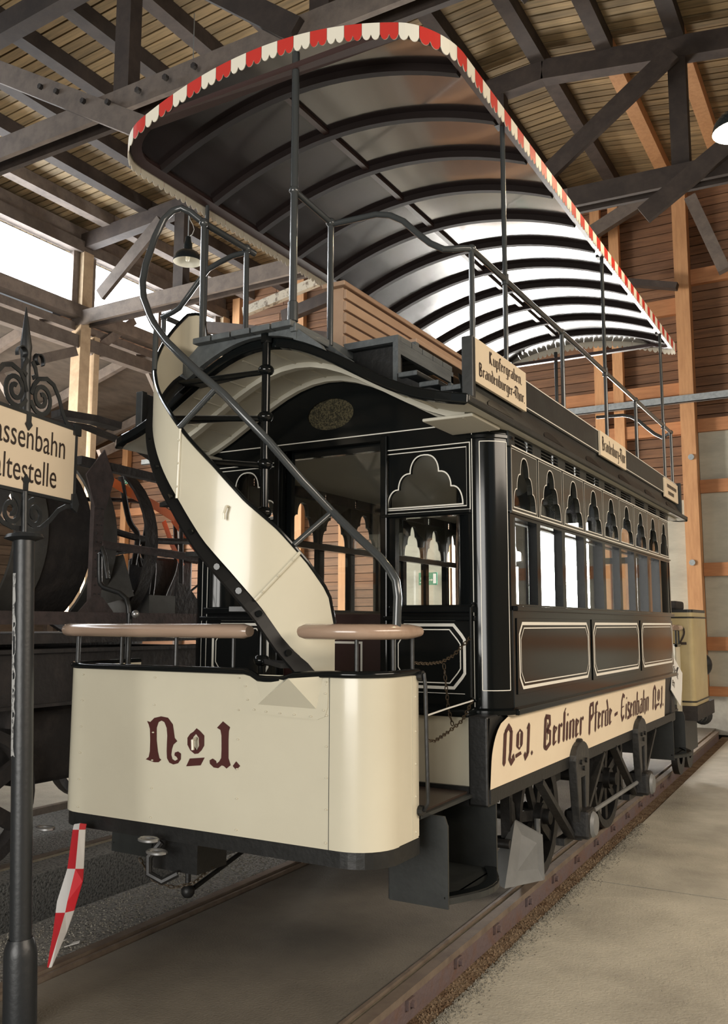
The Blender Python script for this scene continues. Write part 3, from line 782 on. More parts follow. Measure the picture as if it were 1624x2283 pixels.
# ---- bulkheads
def bulkhead(yf, dirn):
    """yf = outer face; dirn = +1 when the outside is towards -y"""
    fn = lambda u, v, d: (u, yf + dirn * d, v)
    fo = lambda u, v, d: (u, yf - dirn * d, v)
    hw = .86
    top = [(C + hw - 2*hw*i/24, roofz(hw - 2*hw*i/24) - .035) for i in range(25)]
    outer = [(C - hw, .72), (C + hw, .72)] + top
    door = [(C - .325, .74), (C + .325, .74), (C + .325, 2.47), (C - .325, 2.47)]
    wins = [[(C + s*a, z) for (a, z) in ((.405, 1.595), (.825, 1.595), (.825, 2.045), (.405, 2.045))] for s in (1, -1)]
    tfs = [trefoil(C + s*.572, 2.10, .43, .27, 8) for s in (1, -1)]
    oval = [(C + .15*math.cos(a*math.pi/14), 2.65 + .088*math.sin(a*math.pi/14)) for a in range(28)]
    ups = [[(C + s*a, z) for (a, z) in ((.325, 2.075), (.825, 2.075), (.825, 2.405), (.325, 2.405))] for s in (1, -1)]
    ups = [[(C + s*a, z) for (a, z) in ((.345, 2.08), (.822, 2.08), (.822, 2.40), (.345, 2.40))] for s in (1, -1)]
    bk = P_(MB().plate(outer, [door] + wins + ups + [oval], fn, .045), 'bulkhead', 'black')
    P_(MB().plate(oval, [], lambda u, v, d: (u, yf + dirn*(.012 + d), v), .008), 'oval_vent', 'brass', bk)
    for i, s in enumerate((1, -1)):
        pn = P_(MB().plate(ups[i], [tfs[i]], lambda u, v, d: (u, yf + dirn*(.008 + d), v), .026), 'arch_panel', 'black', bk)
        mb = MB().ribbon(tfs[i], .007, fo, -.0065)
        rx = sorted((C + s*.345, C + s*.822))
        mb.ribbon([(rx[0]+.012, 2.09), (rx[1]-.012, 2.09), (rx[1]-.012, 2.39), (rx[0]+.012, 2.39)], .005, fo, -.0065)
        mb.ribbon([(rx[0]-.008, 2.07), (rx[1]+.008, 2.07), (rx[1]+.008, 2.41), (rx[0]-.008, 2.41)], .005, fo, .0015)
        P_(mb, 'lining', 'line', bk, fix=False)
        P_(MB().box((rx[0], min(yf + dirn*.038, yf + dirn*.042), 2.08), (rx[1], max(yf + dirn*.038, yf + dirn*.042), 2.40)), 'window_pane', 'glass', bk)
        rx = sorted((C + s*.405, C + s*.825))
        P_(MB().box((rx[0], min(yf + dirn*.03, yf + dirn*.034), 1.595), (rx[1], max(yf + dirn*.03, yf + dirn*.034), 2.045)), 'window_pane', 'glass', bk)
        ya, yb = sorted((yf - dirn*.03, yf + dirn*.01))
        P_(MB().box((rx[0]-.025, ya, 1.555), (rx[1]+.02, yb, 1.59)), 'window_sill', 'black', bk, bevel=.006)
        ya, yb = sorted((yf - dirn*.022, yf + dirn*.01))
        P_(MB().box((rx[0]-.06, ya, 1.515), (rx[1]+.03, yb, 1.54)), 'belt_moulding', 'black', bk, bevel=.006)
        P_(MB().box((rx[0]-.07, ya, 2.05), (rx[1]+.01, yb, 2.068)), 'belt_moulding', 'black', bk, bevel=.004)
        mb = MB(); x0, x1 = sorted((C + s*.40, C + s*.79))
        mb.ribbon(notched(x0, x1, 1.187, 1.495, .045), .015, fo, .0015); mb.ribbon(notched(x0+.022, x1-.022, 1.21, 1.472, .045), .006, fo, .0015)
        mb.ribbon([(x0, 1.16), (x1, 1.16)], .003, fo, .0015, closed=False)
        P_(mb, 'lining', 'line', bk, fix=False)
        # jambs beside the door
        jx = C + s*.345
        P_(MB().box((jx - .02, min(yf - dirn*.02, yf), .74), (jx + .02, max(yf - dirn*.02, yf), 2.49)), 'door_jamb', 'black', bk, bevel=.006)
    mb = MB().ribbon([(C - .80, 2.508), (C + .80, 2.508)], .006, fo, .0015, closed=False)
    for s in (1, -1): mb.ribbon([(C + s*.842, 1.1), (C + s*.842, 2.50)], .004, fo, .0015, closed=False)
    P_(mb, 'lining', 'line', bk, fix=False)
    # cream riser below
    ya, yb = sorted((yf - dirn*.11, yf))
    P_(MB().box((C - .858, ya, .745), (C + .858, yb, 1.06)), 'riser_panel', 'cream', bk)
    ya, yb = sorted((yf - dirn*.13, yf + dirn*.01))
    P_(MB().box((C - .86, ya, 1.06), (C + .86, yb, 1.095)), 'sill_moulding', 'black', bk, bevel=.01)
    P_(MB().box((C - .86, ya, .655), (C + .86, yb, .745)), 'sole_beam', 'blackmat', bk)
    # sliding door
    dy = yf + dirn*.06
    ya, yb = sorted((dy, dy + dirn*.035))
    dr = P_(MB().box((C - .33, ya, .75), (C + .33, yb, 1.55)), 'sliding_door', 'doorred')
    for xx in (-.315, .315):
        P_(MB().box((C + xx - .02, ya, 1.55), (C + xx + .02, yb, 2.47)), 'door_stile', 'black', dr)
    P_(MB().box((C - .33, ya, 2.43), (C + .33, yb, 2.48)), 'door_rail', 'black', dr)
    P_(MB().box((C - .30, dy + dirn*.015 - .002, 1.55), (C + .30, dy + dirn*.015 + .002, 2.43)), 'window_pane', 'glass', dr)
    mb = MB().ribbon([(C - .22, .9), (C + .17, .9), (C + .17, 1.40), (C - .22, 1.40)], .012, lambda u, v, d: (u, dy - dirn*.002, v), 0)
    P_(mb, 'lining', 'line', dr, fix=False)
bulkhead(Y0, 1)
bulkhead(Y1, -1)

# ---- saloon interior
P_(MB().box((C - .87, Y0 + .05, .72), (C + .87, Y1 - .05, .77)), 'saloon_floor', 'interior')
for s in (1, -1):
    xa, xb = sorted((C + s*.50, C + s*.93))
    P_(MB().box((xa, Y0 + .12, 1.14), (xb, Y1 - .12, 1.18)), 'bench_seat', 'interior', bevel=.01)
    xa, xb = sorted((C + s*.54, C + s*.57))
    P_(MB().box((xa, Y0 + .12, .77), (xb, Y1 - .12, 1.14)), 'bench_front', 'interior')
    xa, xb = sorted((C + s*.955, C + s*.97))
    P_(MB().box((xa, Y0 + .1, 1.10), (xb, Y1 - .1, 1.585)), 'inner_lining', 'interior')
    xa, xb = sorted((C + s*.905, C + s*.935))
    P_(MB().box((xa, Y0 + .1, 2.03), (xb, Y1 - .1, 2.07)), 'inner_rail', 'interior')

# ---- roof with the two platform hoods
def hood_y(dx): return 3.47 + .02*(dx/1.05)**2 + .07*max(0, (abs(dx)-.90)/.15)**2
NU = 28
def roof_pt(a, b, off):
    dx = -1.05 + 2.10*a
    ya = hood_y(dx); yb = 2*YM - ya
    return (C + dx, ya + (yb - ya)*b, roofz(dx) + off)
BT = [0, .06, .15, .5, .85, .94, 1]
mb = MB(); mb.m = 0
def bmap(j, n): return BT[j]
mb.grid(NU, 6, lambda a, b: roof_pt(a, BT[round(b*6)], .012))
mb.m = 1
mb.grid(NU, 6, lambda a, b: roof_pt(a, BT[round(b*6)], -.022), flip=True)
P_(mb, 'roof', ['greypaint', 'creamdull'], smooth=True, fix=False)
# board joints and carlines on the soffit
for end in (0, 1):
    for i in range(1, 12):
        dx = -.98 + i*.163
        ya, yb = hood_y(dx) + .05, Y0
        if end: ya, yb = 2*YM - ya, 2*YM - yb
        P_(MB().box((C + dx - .004, min(ya, yb), roofz(dx) - .0275), (C + dx + .004, max(ya, yb), roofz(dx) - .021)), 'soffit_joint', 'creamdull')
    yb = 3.78 if not end else 2*YM - 3.78
    P_(MB().tube([(C - .95 + 1.9*i/20, yb, roofz(-.95 + 1.9*i/20) - .035) for i in range(21)], 0, flat=(.014, .022)), 'hood_carline', 'creamdull')
    yb = Y0 - .03 if not end else 2*YM - Y0 + .03
    P_(MB().tube([(C - .95 + 1.9*i/20, yb, roofz(-.95 + 1.9*i/20) - .035) for i in range(21)], 0, flat=(.014, .016)), 'hood_carline', 'creamdull')
    # black iron edge
    path = [(C - 1.05 + 2.10*i/36, hood_y(-1.05 + 2.10*i/36) if not end else 2*YM - hood_y(-1.05 + 2.10*i/36), roofz(-1.05 + 2.10*i/36) - .006) for i in range(37)]
    P_(MB().tube(path, 0, flat=(.024, .022)), 'hood_edge', 'black', bevel=.008)
    # flat soffit wedges at the outer corners
    for s in (1, -1):
        xa, xb = sorted((C + s*.74, C + s*1.0))
        ya, yb = (3.74, Y0 - .01) if not end else (2*YM - Y0 + .01, 2*YM - 3.74)
        P_(MB().box((xa, ya, 2.452), (xb, yb, 2.468)), 'corner_soffit', 'creamdull', bevel=.006)
for s in (1, -1):
    xa, xb = sorted((C + s*1.02, C + s*1.06))
    P_(MB().box((xa, hood_y(1.05), 2.474), (xb, 2*YM - hood_y(1.05), 2.508)), 'gutter', 'greypaint', bevel=.008)
    # cove and decency board
    mb = MB()
    mb.grid(10, 6, lambda a, b: (C + s*(1.045 - .055*math.sin(b*math.pi/2)), 3.66 + a*4.98, 2.505 + .135*b))
    mb.grid(10, 6, lambda a, b: (C + s*(1.02 - .055*math.sin(b*math.pi/2)), 3.66 + a*4.98, 2.505 + .135*b))
    P_(mb, 'roof_cove', 'greypaint', smooth=True)
    xa, xb = sorted((C + s*.985, C + s*1.002))
    P_(MB().box((xa, 3.70, 2.635), (xb, 8.60, 2.80)), 'decency_board', 'greypaint', bevel=.005)
    mb = MB()
    f2 = lambda u, v, d: (C + s*(1.0025 + d), u, v)
    mb.ribbon([(3.72, 2.648), (8.58, 2.648), (8.58, 2.793), (3.72, 2.793)], .006, f2, .001)
    P_(mb, 'lining', 'line', fix=False)
    for yy in (4.0, 4.82, 5.64, 6.46, 7.28, 8.10):
        pts = [(yy - .17 + .34*i/12, 2.518 + .055*math.sin(math.pi*i/12)**.7) for i in range(13)]
        P_(MB().plate(pts, [], lambda u, v, d: (C + s*(1.0465 - .055*math.sin((v-2.505)/.135*math.pi/2) + d), u, v), .004), 'drain_hole_shade', 'stringer')  # black plates painted for the shade inside the drain holes
    for yy in (3.68, 8.62):
        P_(MB().box((xa - .004, yy - .02, 2.52), (xb + .03*max(s, 0) + .004, yy + .02, 2.81)) if s > 0 else MB().box((xa - .03, yy - .02, 2.52), (xb + .004, yy + .02, 2.81)), 'board_end', 'greypaint', bevel=.006)

# ---- destination boards
def dest(y0_, y1_, z0, z1, lines, mt, name_lab):
    x = C + 1.008
    b = P_(MB().box((x - .004, y0_, z0), (x + .012, y1_, z1)), 'destination_board', mt, label=name_lab, bevel=.002)
    fnd = lambda u, v, d: (x + .0135, u, v)
    for (t, ua, ub, zz, h) in lines:
        P_(bl_text(MB(), t, ua, zz, h, (ub - ua)/bl_width(t), fnd, 0), 'lettering', 'letterb', b, fix=False)
    return b
dest(3.735, 4.425, 2.612, 2.822, [('Kupfergraben.', 3.90, 4.36, 2.737, .042), ('Brandenburger-Thor.', 3.77, 4.40, 2.648, .042)], 'creamboard', 'cream board with two lines of blackletter')
dest(5.885, 6.585, 2.625, 2.792, [('Brandenburg-Thor', 5.92, 6.56, 2.665, .062)], 'creamboard', 'cream board with one line of blackletter')
b3 = dest(7.97, 8.55, 2.605, 2.775, [], 'creamboard', 'far cream board with two faded lines')
mb = MB()
for (ya, yb, zz) in ((8.06, 8.48, 2.70), (8.10, 8.38, 2.64)):
    n = int((yb - ya)/.026)
    for k in range(n): mb.face([(C + 1.0215, ya + k*.026, zz), (C + 1.0215, ya + k*.026 + .016, zz), (C + 1.0215, ya + k*.026 + .016, zz + .032), (C + 1.0215, ya + k*.026, zz + .032)])
P_(mb, 'faded_lettering', 'letterb', b3, fix=False)

# ---- upper deck: knifeboard bench, landing, steps
for i in range(5):
    x0 = C - .375 + i*.122
    P_(MB().box((x0 + .005, 3.37, 2.905), (x0 + .117, 3.92, 2.935)), 'landing_plank', 'deck', bevel=.004)
fas = [(C - .375 + .61*i/12, roofz(-.375 + .61*i/12) + .02) for i in range(13)]
P_(MB().plate(fas + [(C + .235, 2.905), (C - .375, 2.905)], [], lambda u, v, d: (u, 3.415 + d, v), .035), 'landing_fascia', 'deck')
for (xx, yy) in ((.215, 3.42), (.215, 3.70), (-.36, 3.42), (-.36, 3.70)):
    sg = 1 if xx > 0 else -1
    prof = [(xx + sg*q, roofz(xx + sg*q) + .015) for q in (0, .06, .12, .17)] + [(xx + sg*.155, 2.80), (xx + sg*.11, 2.835), (xx + sg*.05, 2.88), (xx + sg*.02, 2.905), (xx, 2.905)]
    P_(MB().plate([(C + p[0], p[1]) for p in prof], [], lambda u, v, d: (u, yy + d, v), .03), 'landing_bracket', 'deck')
P_(MB().box((C + .205, 3.40, 2.885), (C + .24, 4.0, 2.925)), 'landing_side', 'deck', bevel=.004)
for s in (1, -1):
    # grey slatted side step
    x0, x1 = sorted((C + s*.22, C + s*.54))
    st = P_(MB().box((x0, 3.88, 2.92), (x1, 3.91, 2.955)).box((x0 if s < 0 else x1 - .03, 3.88, 2.70), (x0 + .03 if s < 0 else x1, 3.91, 2.92)), 'side_step', 'deck')
    rz = [(x0 + .02 + (x1 - x0 - .04)*i/6, roofz(x0 + .02 + (x1 - x0 - .04)*i/6 - C) + .014) for i in range(7)]
    P_(MB().plate(rz + [(x1 - .02, 2.92), (x0 + .02, 2.92)], [], lambda u, v, d: (u, 3.94 + d, v), .02), 'step_riser', 'blackmat', st)
    for k in range(5):
        P_(MB().box((x0, 3.915 + k*.128, 2.925), (x1, 3.915 + k*.128 + .12, 2.957)), 'step_slat', 'deck', st, bevel=.003)
    P_(MB().box((min(C+s*.52, C+s*.54), 3.91, 2.86), (max(C+s*.52, C+s*.54), 4.56, 2.925)), 'step_edge', 'deck', st)
    P_(MB().box((min(C+s*.52, C+s*.54), 4.53, 2.70), (max(C+s*.52, C+s*.54), 4.56, 2.9)), 'step_leg', 'deck', st)
    for k in range(3):
        xa = C + s*(.58 + .115*k)
        P_(MB().box((min(xa, xa + s*.105), 3.80, roofz(.63 + .11*k) + .075 + .008*abs(k-1)), (max(xa, xa + s*.105), 8.4, roofz(.63 + .11*k) + .10 + .008*abs(k-1))), 'aisle_slat', 'deck', bevel=.004)
    ab = [(C + s*(.56 + .37*i/6), roofz(.56 + .37*i/6) + .014) for i in range(7)]
    P_(MB().plate(ab + [(C + s*(.93 - .37*i/6), roofz(.93 - .37*i/6) + .075) for i in range(7)], [], lambda u, v, d: (u, 3.83 + d, v), .03), 'aisle_bearer', 'blackmat')
    # tan slatted seat
    for k in range(4):
        xa = C + s*(.09 + .105*k)
        P_(MB().box((min(xa, xa + s*.09), 4.18, 3.005), (max(xa, xa + s*.09), 8.12, 3.03)), 'seat_slat', 'tan', bevel=.004)
    # back slats
    for k in range(5):
        za = 3.055 + .068*k
        xa = C + s*.045
        P_(MB().box((min(xa, xa + s*.018), 4.16, za), (max(xa, xa + s*.018), 8.14, za + .054)), 'back_slat', 'tan', bevel=.003)
P_(MB().box((C - .075, 4.12, 3.392), (C + .075, 8.18, 3.42)), 'bench_cap', 'tan', bevel=.006)
for yy in (4.16, 5.15, 6.15, 7.15, 8.10):
    P_(MB().box((C - .044, yy, 2.88), (C + .044, yy + .05, 3.395)), 'bench_post', 'tan', bevel=.004)
    P_(MB().box((C - .50, yy, 2.90), (C + .50, yy + .04, 3.004)), 'bench_bearer', 'deck')

# ---- upper deck railings
def rail_tube(pts, name='hand_rail', r=.016, n=10, mt='tube'): return P_(MB().tube(pts, r, n), name, mt, smooth=True)
for s in (1, -1):
    X = C + (.965 if s > 0 else -1.0)
    rail_tube([(X, 3.83, 3.30), (X, 8.62, 3.30)])
    for yy in (3.835, 5.26, 7.20, 8.62):
        rail_tube([(X, yy, 2.56), (X, yy, 3.30)], 'rail_post', .014)
        P_(MB().sphere((X, yy, 3.30), .023, 10), 'rail_joint', 'tube', smooth=True)
    for yy in ((4.285, 6.28, 8.28) if s > 0 else (4.20, 6.20, 8.20)):
        rail_tube([(X, yy, 2.56), (X, yy, 4.175)], 'canopy_post', .0135)
        P_(MB().box((X - .035, yy - .03, 4.158), (X + .035, yy + .03, 4.178)), 'post_foot', 'blackmat')
        P_(MB().lathe((X, yy, 3.30), [(.0135,-.03),(.021,-.028),(.021,.028),(.0135,.03)], 10), 'post_collar', 'tube', smooth=True)
CURVR = [(-2.331,3.730,3.550),(-2.296,3.730,3.549),(-2.176,3.730,3.545),(-2.072,3.730,3.542),(-1.995,3.730,3.519),(-1.920,3.730,3.471),(-1.846,3.730,3.392),(-1.774,3.730,3.324),(-1.703,3.730,3.279),(-1.670,3.760,3.285),(-1.630,3.80,3.295),(-1.605,3.83,3.30)]
CURVL = [(-2.934,3.800,3.554),(-3.034,3.800,3.554),(-3.130,3.800,3.534),(-3.211,3.800,3.511),(-3.275,3.800,3.457),(-3.356,3.800,3.378),(-3.421,3.800,3.318),(-3.481,3.805,3.302),(-3.57,3.83,3.30)]
rail_tube(CURVR); rail_tube(CURVL)
rail_tube([(C + (C - x), 12.45 - y, z) for x, y, z in CURVR]); rail_tube([(x, 12.45 - y, z) for x, y, z in CURVR])
rail_tube([(-2.36, 3.42, 2.92), (-2.36, 3.42, 4.33)], 'canopy_post', .019)
rail_tube([(2*C + 2.36, 2*YM - 3.42, 2.85), (2*C + 2.36, 2*YM - 3.42, 4.33)], 'canopy_post', .019)
P_(MB().lathe((-2.36, 3.42, 2.94), [(.019, .10), (.025, .095), (.026, 0), (.0, 0)], 12), 'post_collar', 'tube', smooth=True)
rail_tube([(-2.362, 3.42, 3.605), (-2.336, 3.72, 3.554)])
rail_tube([(-2.336, 3.72, 2.90), (-2.336, 3.72, 3.554)], 'rail_post', .016)
rail_tube([(-2.930, 3.43, 2.90), (-2.936, 3.43, 3.574)], 'rail_post', .015)
rail_tube([(-2.934, 3.80, 2.90), (-2.940, 3.80, 3.574)], 'rail_post', .015)
for p in ((-2.362, 3.42, 3.605), (-2.336, 3.72, 3.554), (-2.94, 3.80, 3.574), (-2.936, 3.43, 3.574)):
    P_(MB().sphere(p, .026, 10), 'rail_joint', 'tube', smooth=True)

# ---- canopy
HWc, YA, YB, RC = 1.02, 3.40, 8.90, .22
def canz(dx): return 4.40 - .24*(dx/1.02)**2
def outline(inset, n=8):
    hw, ya, yb, r = HWc - inset, YA + inset, YB - inset, max(.03, RC - inset*.6)
    pts = []
    for (cx, cy, a0) in ((hw - r, ya + r, -90), (hw - r, yb - r, 0), (-hw + r, yb - r, 90), (-hw + r, ya + r, 180)):
        for k in range(n + 1):
            a = math.radians(a0 + 90*k/n); pts.append((cx + r*math.cos(a), cy + r*math.sin(a)))
    return pts
def can_y(dx):            # front edge of the rounded outline at dx
    k = abs(dx) - (HWc - RC)
    return YA + (RC - math.sqrt(max(0, RC*RC - k*k)) if k > 0 else 0)
mb = MB(); mb.m = 0
def can_pt(a, b, off):
    dx = -HWc + 2*HWc*(.5 - .5*math.cos(math.pi*a)); ya = can_y(dx); return (C + dx, ya + (2*YM - 2*ya)*b, canz(dx) + off)
mb.grid(36, 22, lambda a, b: can_pt(a, b, .02)); mb.m = 1
mb.grid(36, 22, lambda a, b: can_pt(a, b, 0), flip=True)
can = P_(mb, 'canopy_roof', ['creamdull', 'brown'], smooth='all', fix=False)
for k in range(11):
    y = 3.74 + .48*k
    pts = [(C - .955 + 1.91*i/20, y, canz(-.955 + 1.91*i/20) - .020) for i in range(21)]
    P_(MB().tube(pts, 0, flat=(.020, .021)), 'canopy_rib', 'rib', bevel=0)
for (dx, w) in ((-.10, .018),):
    for k in range(10):
        P_(MB().box((C + dx - w, 3.765 + .48*k, canz(dx) - .022), (C + dx + w, 4.195 + .48*k, canz(dx) - .001)), 'canopy_batten', 'beamred')
ol = outline(.03, 8)
P_(MB().tube([(C + x, y, canz(x) - .008) for x, y in ol], 0, closed=True, flat=(.016, .030)), 'canopy_frame', 'beamred')
# valance in alternating red and white pieces, each with two pointed scallops
vo = outline(-.004, 10)
per = [0]
dense = []
for i in range(len(vo)):
    a, b = vo[i], vo[(i+1) % len(vo)]
    L = math.hypot(b[0]-a[0], b[1]-a[1]); n = max(1, int(L/.01))
    for k in range(n): dense.append((a[0] + (b[0]-a[0])*k/n, a[1] + (b[1]-a[1])*k/n))
dense.append(dense[0])
for i in range(1, len(dense)): per.append(per[-1] + math.hypot(dense[i][0]-dense[i-1][0], dense[i][1]-dense[i-1][1]))
TOT = per[-1]; NSEG = 150; SL = TOT/NSEG
import bisect
def at(sv):
    sv %= TOT
    i = min(len(per) - 2, bisect.bisect_right(per, sv) - 1)
    t = (sv - per[i]) / max(1e-9, per[i+1] - per[i])
    a, b = dense[i], dense[i+1]; d = Vector((b[0]-a[0], b[1]-a[1])).normalized()
    return a[0] + (b[0]-a[0])*t, a[1] + (b[1]-a[1])*t, (d.y, -d.x)
for k in range(NSEG):
    s0 = k*SL
    mb = MB(); cols = []
    for j in range(13):
        f = j/12; sv = s0 + SL*(.01 + .98*f)
        ph = (f*2) % 1.0 if j not in (0, 6, 12) else 0.0
        dep = .058 + .028*math.sin(math.pi*ph)**.6
        x, y, n = at(sv); zt = canz(min(abs(x), 1.02)) + .014
        cols.append(((C + x, y, zt), (C + x, y, zt - dep), n))
    t = .004
    F = lambda p, n, o: (p[0] + n[0]*o, p[1] + n[1]*o, p[2])
    mb.m = 0
    for j in range(12):
        a, b = cols[j], cols[j+1]
        mb.face([F(a[1], a[2], t), F(b[1], b[2], t), F(b[0], b[2], t), F(a[0], a[2], t)])
    mb.m = 1
    for j in range(12):
        a, b = cols[j], cols[j+1]
        mb.face([F(a[0], a[2], 0), F(b[0], b[2], 0), F(b[1], b[2], 0), F(a[1], a[2], 0)])
        mb.face([F(a[1], a[2], 0), F(b[1], b[2], 0), F(b[1], b[2], t), F(a[1], a[2], t)])
    P_(mb, 'valance_piece', ['red' if k % 2 else 'white', 'valback'], fix=False)

# ---- platforms, dashes, steps
def dash_path(n=8):
    """plan of the dash, left rear round the front to right rear"""
    xl, xr, yf, yr, r = -3.45, -1.69, 3.05, 3.40, .17
    pts = [(xl, yr + .2), (xl, yf + r)]
    for k in range(1, n + 1):
        a = math.pi + math.pi/2*k/n; pts.append((xl + r + r*math.cos(a), yf + r + r*math.sin(a)))
    for i in range(1, 40): pts.append((xl + r + (xr - xl - 2*r)*i/40, yf))
    for k in range(0, n + 1):
        a = -math.pi/2 + math.pi/2*k/n; pts.append((xr - r + r*math.cos(a), yf + r + r*math.sin(a)))
    pts.append((xr, yr))
    return pts
def dash_top(x, y):
    if y > 3.06 or x < -2.31 or x > -1.90: return 1.295
    if x < -2.24: t = (x + 2.31)/.07; return 1.295 - .028*(3*t*t - 2*t**3)
    if x < -2.12: return 1.267
    if x < -2.07: t = (x + 2.12)/.05; return 1.267 + .020*t
    return 1.287 + .008*(x + 2.07)/.17
def sheet(mb, pts, z0, z1f, t, fl):
    inner = []
    for i, p in enumerate(pts):
        a, b = pts[max(0, i-1)], pts[min(len(pts)-1, i+1)]
        d = Vector((b[0]-a[0], b[1]-a[1])).normalized(); inner.append((p[0] - d.y*t, p[1] + d.x*t))
    F = lambda p: (p[0], p[1] if not fl else 2*YM - p[1])
    k = len(pts); vs = []
    for p, q in zip(pts, inner):
        zt = z1f(*p); P0, Q0 = F(p), F(q)
        vs += [(*P0, z0), (*P0, zt), (*Q0, zt), (*Q0, z0)]
    fs = []
    for i in range(k - 1):
        for j in range(4): fs.append((i*4+j, i*4+(j+1) % 4, (i+1)*4+(j+1) % 4, (i+1)*4+j))
    fs += [(0,1,2,3), tuple((k-1)*4+j for j in (3,2,1,0))]
    return mb.mesh(vs, fs)
dp = dash_path()
for fl in (False, True):
    fy = (lambda y: y) if not fl else (lambda y: 2*YM - y)
    dash = P_(sheet(MB(), dp, .63, dash_top if not fl else (lambda x, y: 1.295), .012, fl), 'dash_panel', 'cream', smooth=True)
    P_(MB().tube([(x, fy(y - .004 if y < 3.06 else y), (dash_top(x, y) if not fl else 1.295) + .006) for x, y in dp], .0145, 10), 'dash_capping', 'black', dash, smooth=True)
    P_(sheet(MB(), [(x, y + .01) for x, y in dp], .565, lambda x, y: .632, .05, fl), 'dash_beam', 'blackmat')
    P_(MB().plate([(x, fy(y)) for x, y in [(-3.42, 4.1)] + [(x + (.02 if x < C else -.02), y + .02) for x, y in dp] + [(-1.72, 4.1)]], [], lambda u, v, d: (u, v, .69 + d), .035), 'platform_floor', 'interior')
    if not fl:
        dash0 = dash
    for xx in (-3.1, -2.05):
        P_(MB().box((xx - .06, min(fy(3.12), fy(4.5)), .56), (xx + .06, max(fy(3.12), fy(4.5)), .69)), 'platform_bearer', 'blackmat')
    # wooden hand rails on short stanchions
    def wood(pts, nm='dash_hand_rail'):
        k = len(pts); rad = [.030] + [.040]*(k-2) + [.030]
        o = P_(MB().tube([(x, fy(y), z) for x, y, z in pts], .036, 12, radii=rad), nm, 'handwood', smooth=True)
        o.scale = (1, 1, .78); return o
    wood([(-3.455, 3.62, 1.468), (-3.455, 3.22, 1.468), (-3.44, 3.12, 1.468), (-3.40, 3.07, 1.468), (-3.32, 3.045, 1.468), (-3.0, 3.045, 1.468), (-2.6, 3.045, 1.468), (-2.33, 3.045, 1.468), (-2.30, 3.045, 1.468)])
    wood([(-2.045, 3.05, 1.466), (-2.02, 3.05, 1.468), (-1.88, 3.045, 1.468), (-1.80, 3.06, 1.468), (-1.73, 3.11, 1.468), (-1.695, 3.19, 1.468), (-1.685, 3.30, 1.468), (-1.685, 3.39, 1.468)])
    for (sx, sy) in ((-3.45, 3.5), (-3.44, 3.16), (-3.33, 3.065), (-3.05, 3.065), (-2.72, 3.065), (-2.40, 3.065), (-1.80, 3.08), (-1.70, 3.2), (-1.695, 3.36)):
        P_(MB().cyl((sx, fy(sy), 1.29), (sx, fy(sy), 1.46), .009, 8), 'rail_stanchion', 'blackmat')

# pocket bulging out of the dash for the foot of the stair
A, B, D_, E_, Pk = (-2.262, 3.05, 1.163), (-1.962, 3.05, 1.158), (-1.935, 3.045, 1.292), (-2.30, 3.048, 1.29), (-2.04, 2.955, 1.285)
E2 = (-2.115, 3.03, 1.272)
mb = MB().face([E_, A, E2]).face([E2, A, Pk]).face([A, B, Pk]).face([B, D_, Pk]).face([E_, E2, Pk, D_, (-2.1, 3.06, 1.27)])
P_(mb, 'stair_pocket', 'cream', dash0)
fl_out = [(-2.335, 1.29), (-2.325, 1.20), (-2.30, 1.155), (-2.26, 1.132), (-2.10, 1.125), (-1.96, 1.122), (-1.925, 1.135), (-1.912, 1.17), (-1.908, 1.29)]
P_(MB().plate(fl_out, [], lambda u, v, d: (u, 3.05 - d, v), .004), 'pocket_flange', 'cream', dash0)
rsrc = P_(MB().sphere((0, 0, 0), .0075, 8, .5), 'rivet', 'cream', dash0, smooth='all', loc=(0, 0, 0))
me = rsrc.data
first = True
def rivet(x, z, y=3.05):
    global first
    if first:
        WL[rsrc.name] = Vector((x, y - .001, z)); rsrc.location = Vector((x, y - .001, z)) - WL[dash0.name]; first = False
    else: again(rsrc, (x, y - .001, z), dash0)
for xx in (-3.275, -2.825, -2.355, -1.918):
    for zz in (.655, .78, .90, 1.02, 1.14, 1.26):
        if xx > -2.4 and zz > 1.2 and xx < -2.0: zz = 1.272
        rivet(xx, zz)
for (xx, zz) in ((-2.318, 1.24), (-2.305, 1.185), (-2.27, 1.146), (-2.21, 1.141), (-2.14, 1.138), (-2.07, 1.136), (-1.99, 1.133), (-1.93, 1.16), (-1.922, 1.225), (-1.92, 1.27)):
    rivet(xx, zz, 3.046)
for zz in (.66, .80, .93, 1.06, 1.2): P_(MB().sphere((-1.688, 3.37, zz), .006, 8), 'rivet', 'cream', dash0, smooth='all')
P_(MB().box((-1.9065, 3.0485, .63), (-1.9045, 3.052, 1.29)), 'panel_seam', 'greypaint', dash0)
P_(MB().box((-1.6915, 3.345, .64), (-1.687, 3.40, 1.285)), 'edge_strip', 'cream', dash0)
NG_N=[(-2.863,1.067),(-2.844,1.064),(-2.821,1.083),(-2.782,1.092),(-2.742,1.088),(-2.713,1.061),(-2.704,1.023),(-2.700,1.004),(-2.685,0.991),(-2.706,0.975),(-2.714,0.955),(-2.717,0.931),(-2.710,0.913),(-2.694,0.907),(-2.678,0.915),(-2.685,0.924),(-2.698,0.930),(-2.696,0.942),(-2.679,0.948),(-2.662,0.940),(-2.662,0.916),(-2.677,0.898),(-2.703,0.891),(-2.726,0.897),(-2.740,0.915),(-2.743,0.944),(-2.743,0.977),(-2.742,1.011),(-2.747,1.044),(-2.761,1.068),(-2.778,1.074),(-2.796,1.066),(-2.806,1.041),(-2.804,0.988),(-2.795,0.940),(-2.785,0.912),(-2.774,0.905),(-2.789,0.894),(-2.813,0.892),(-2.864,0.901),(-2.847,0.912),(-2.841,0.937),(-2.841,0.985),(-2.845,1.034),(-2.853,1.053)]
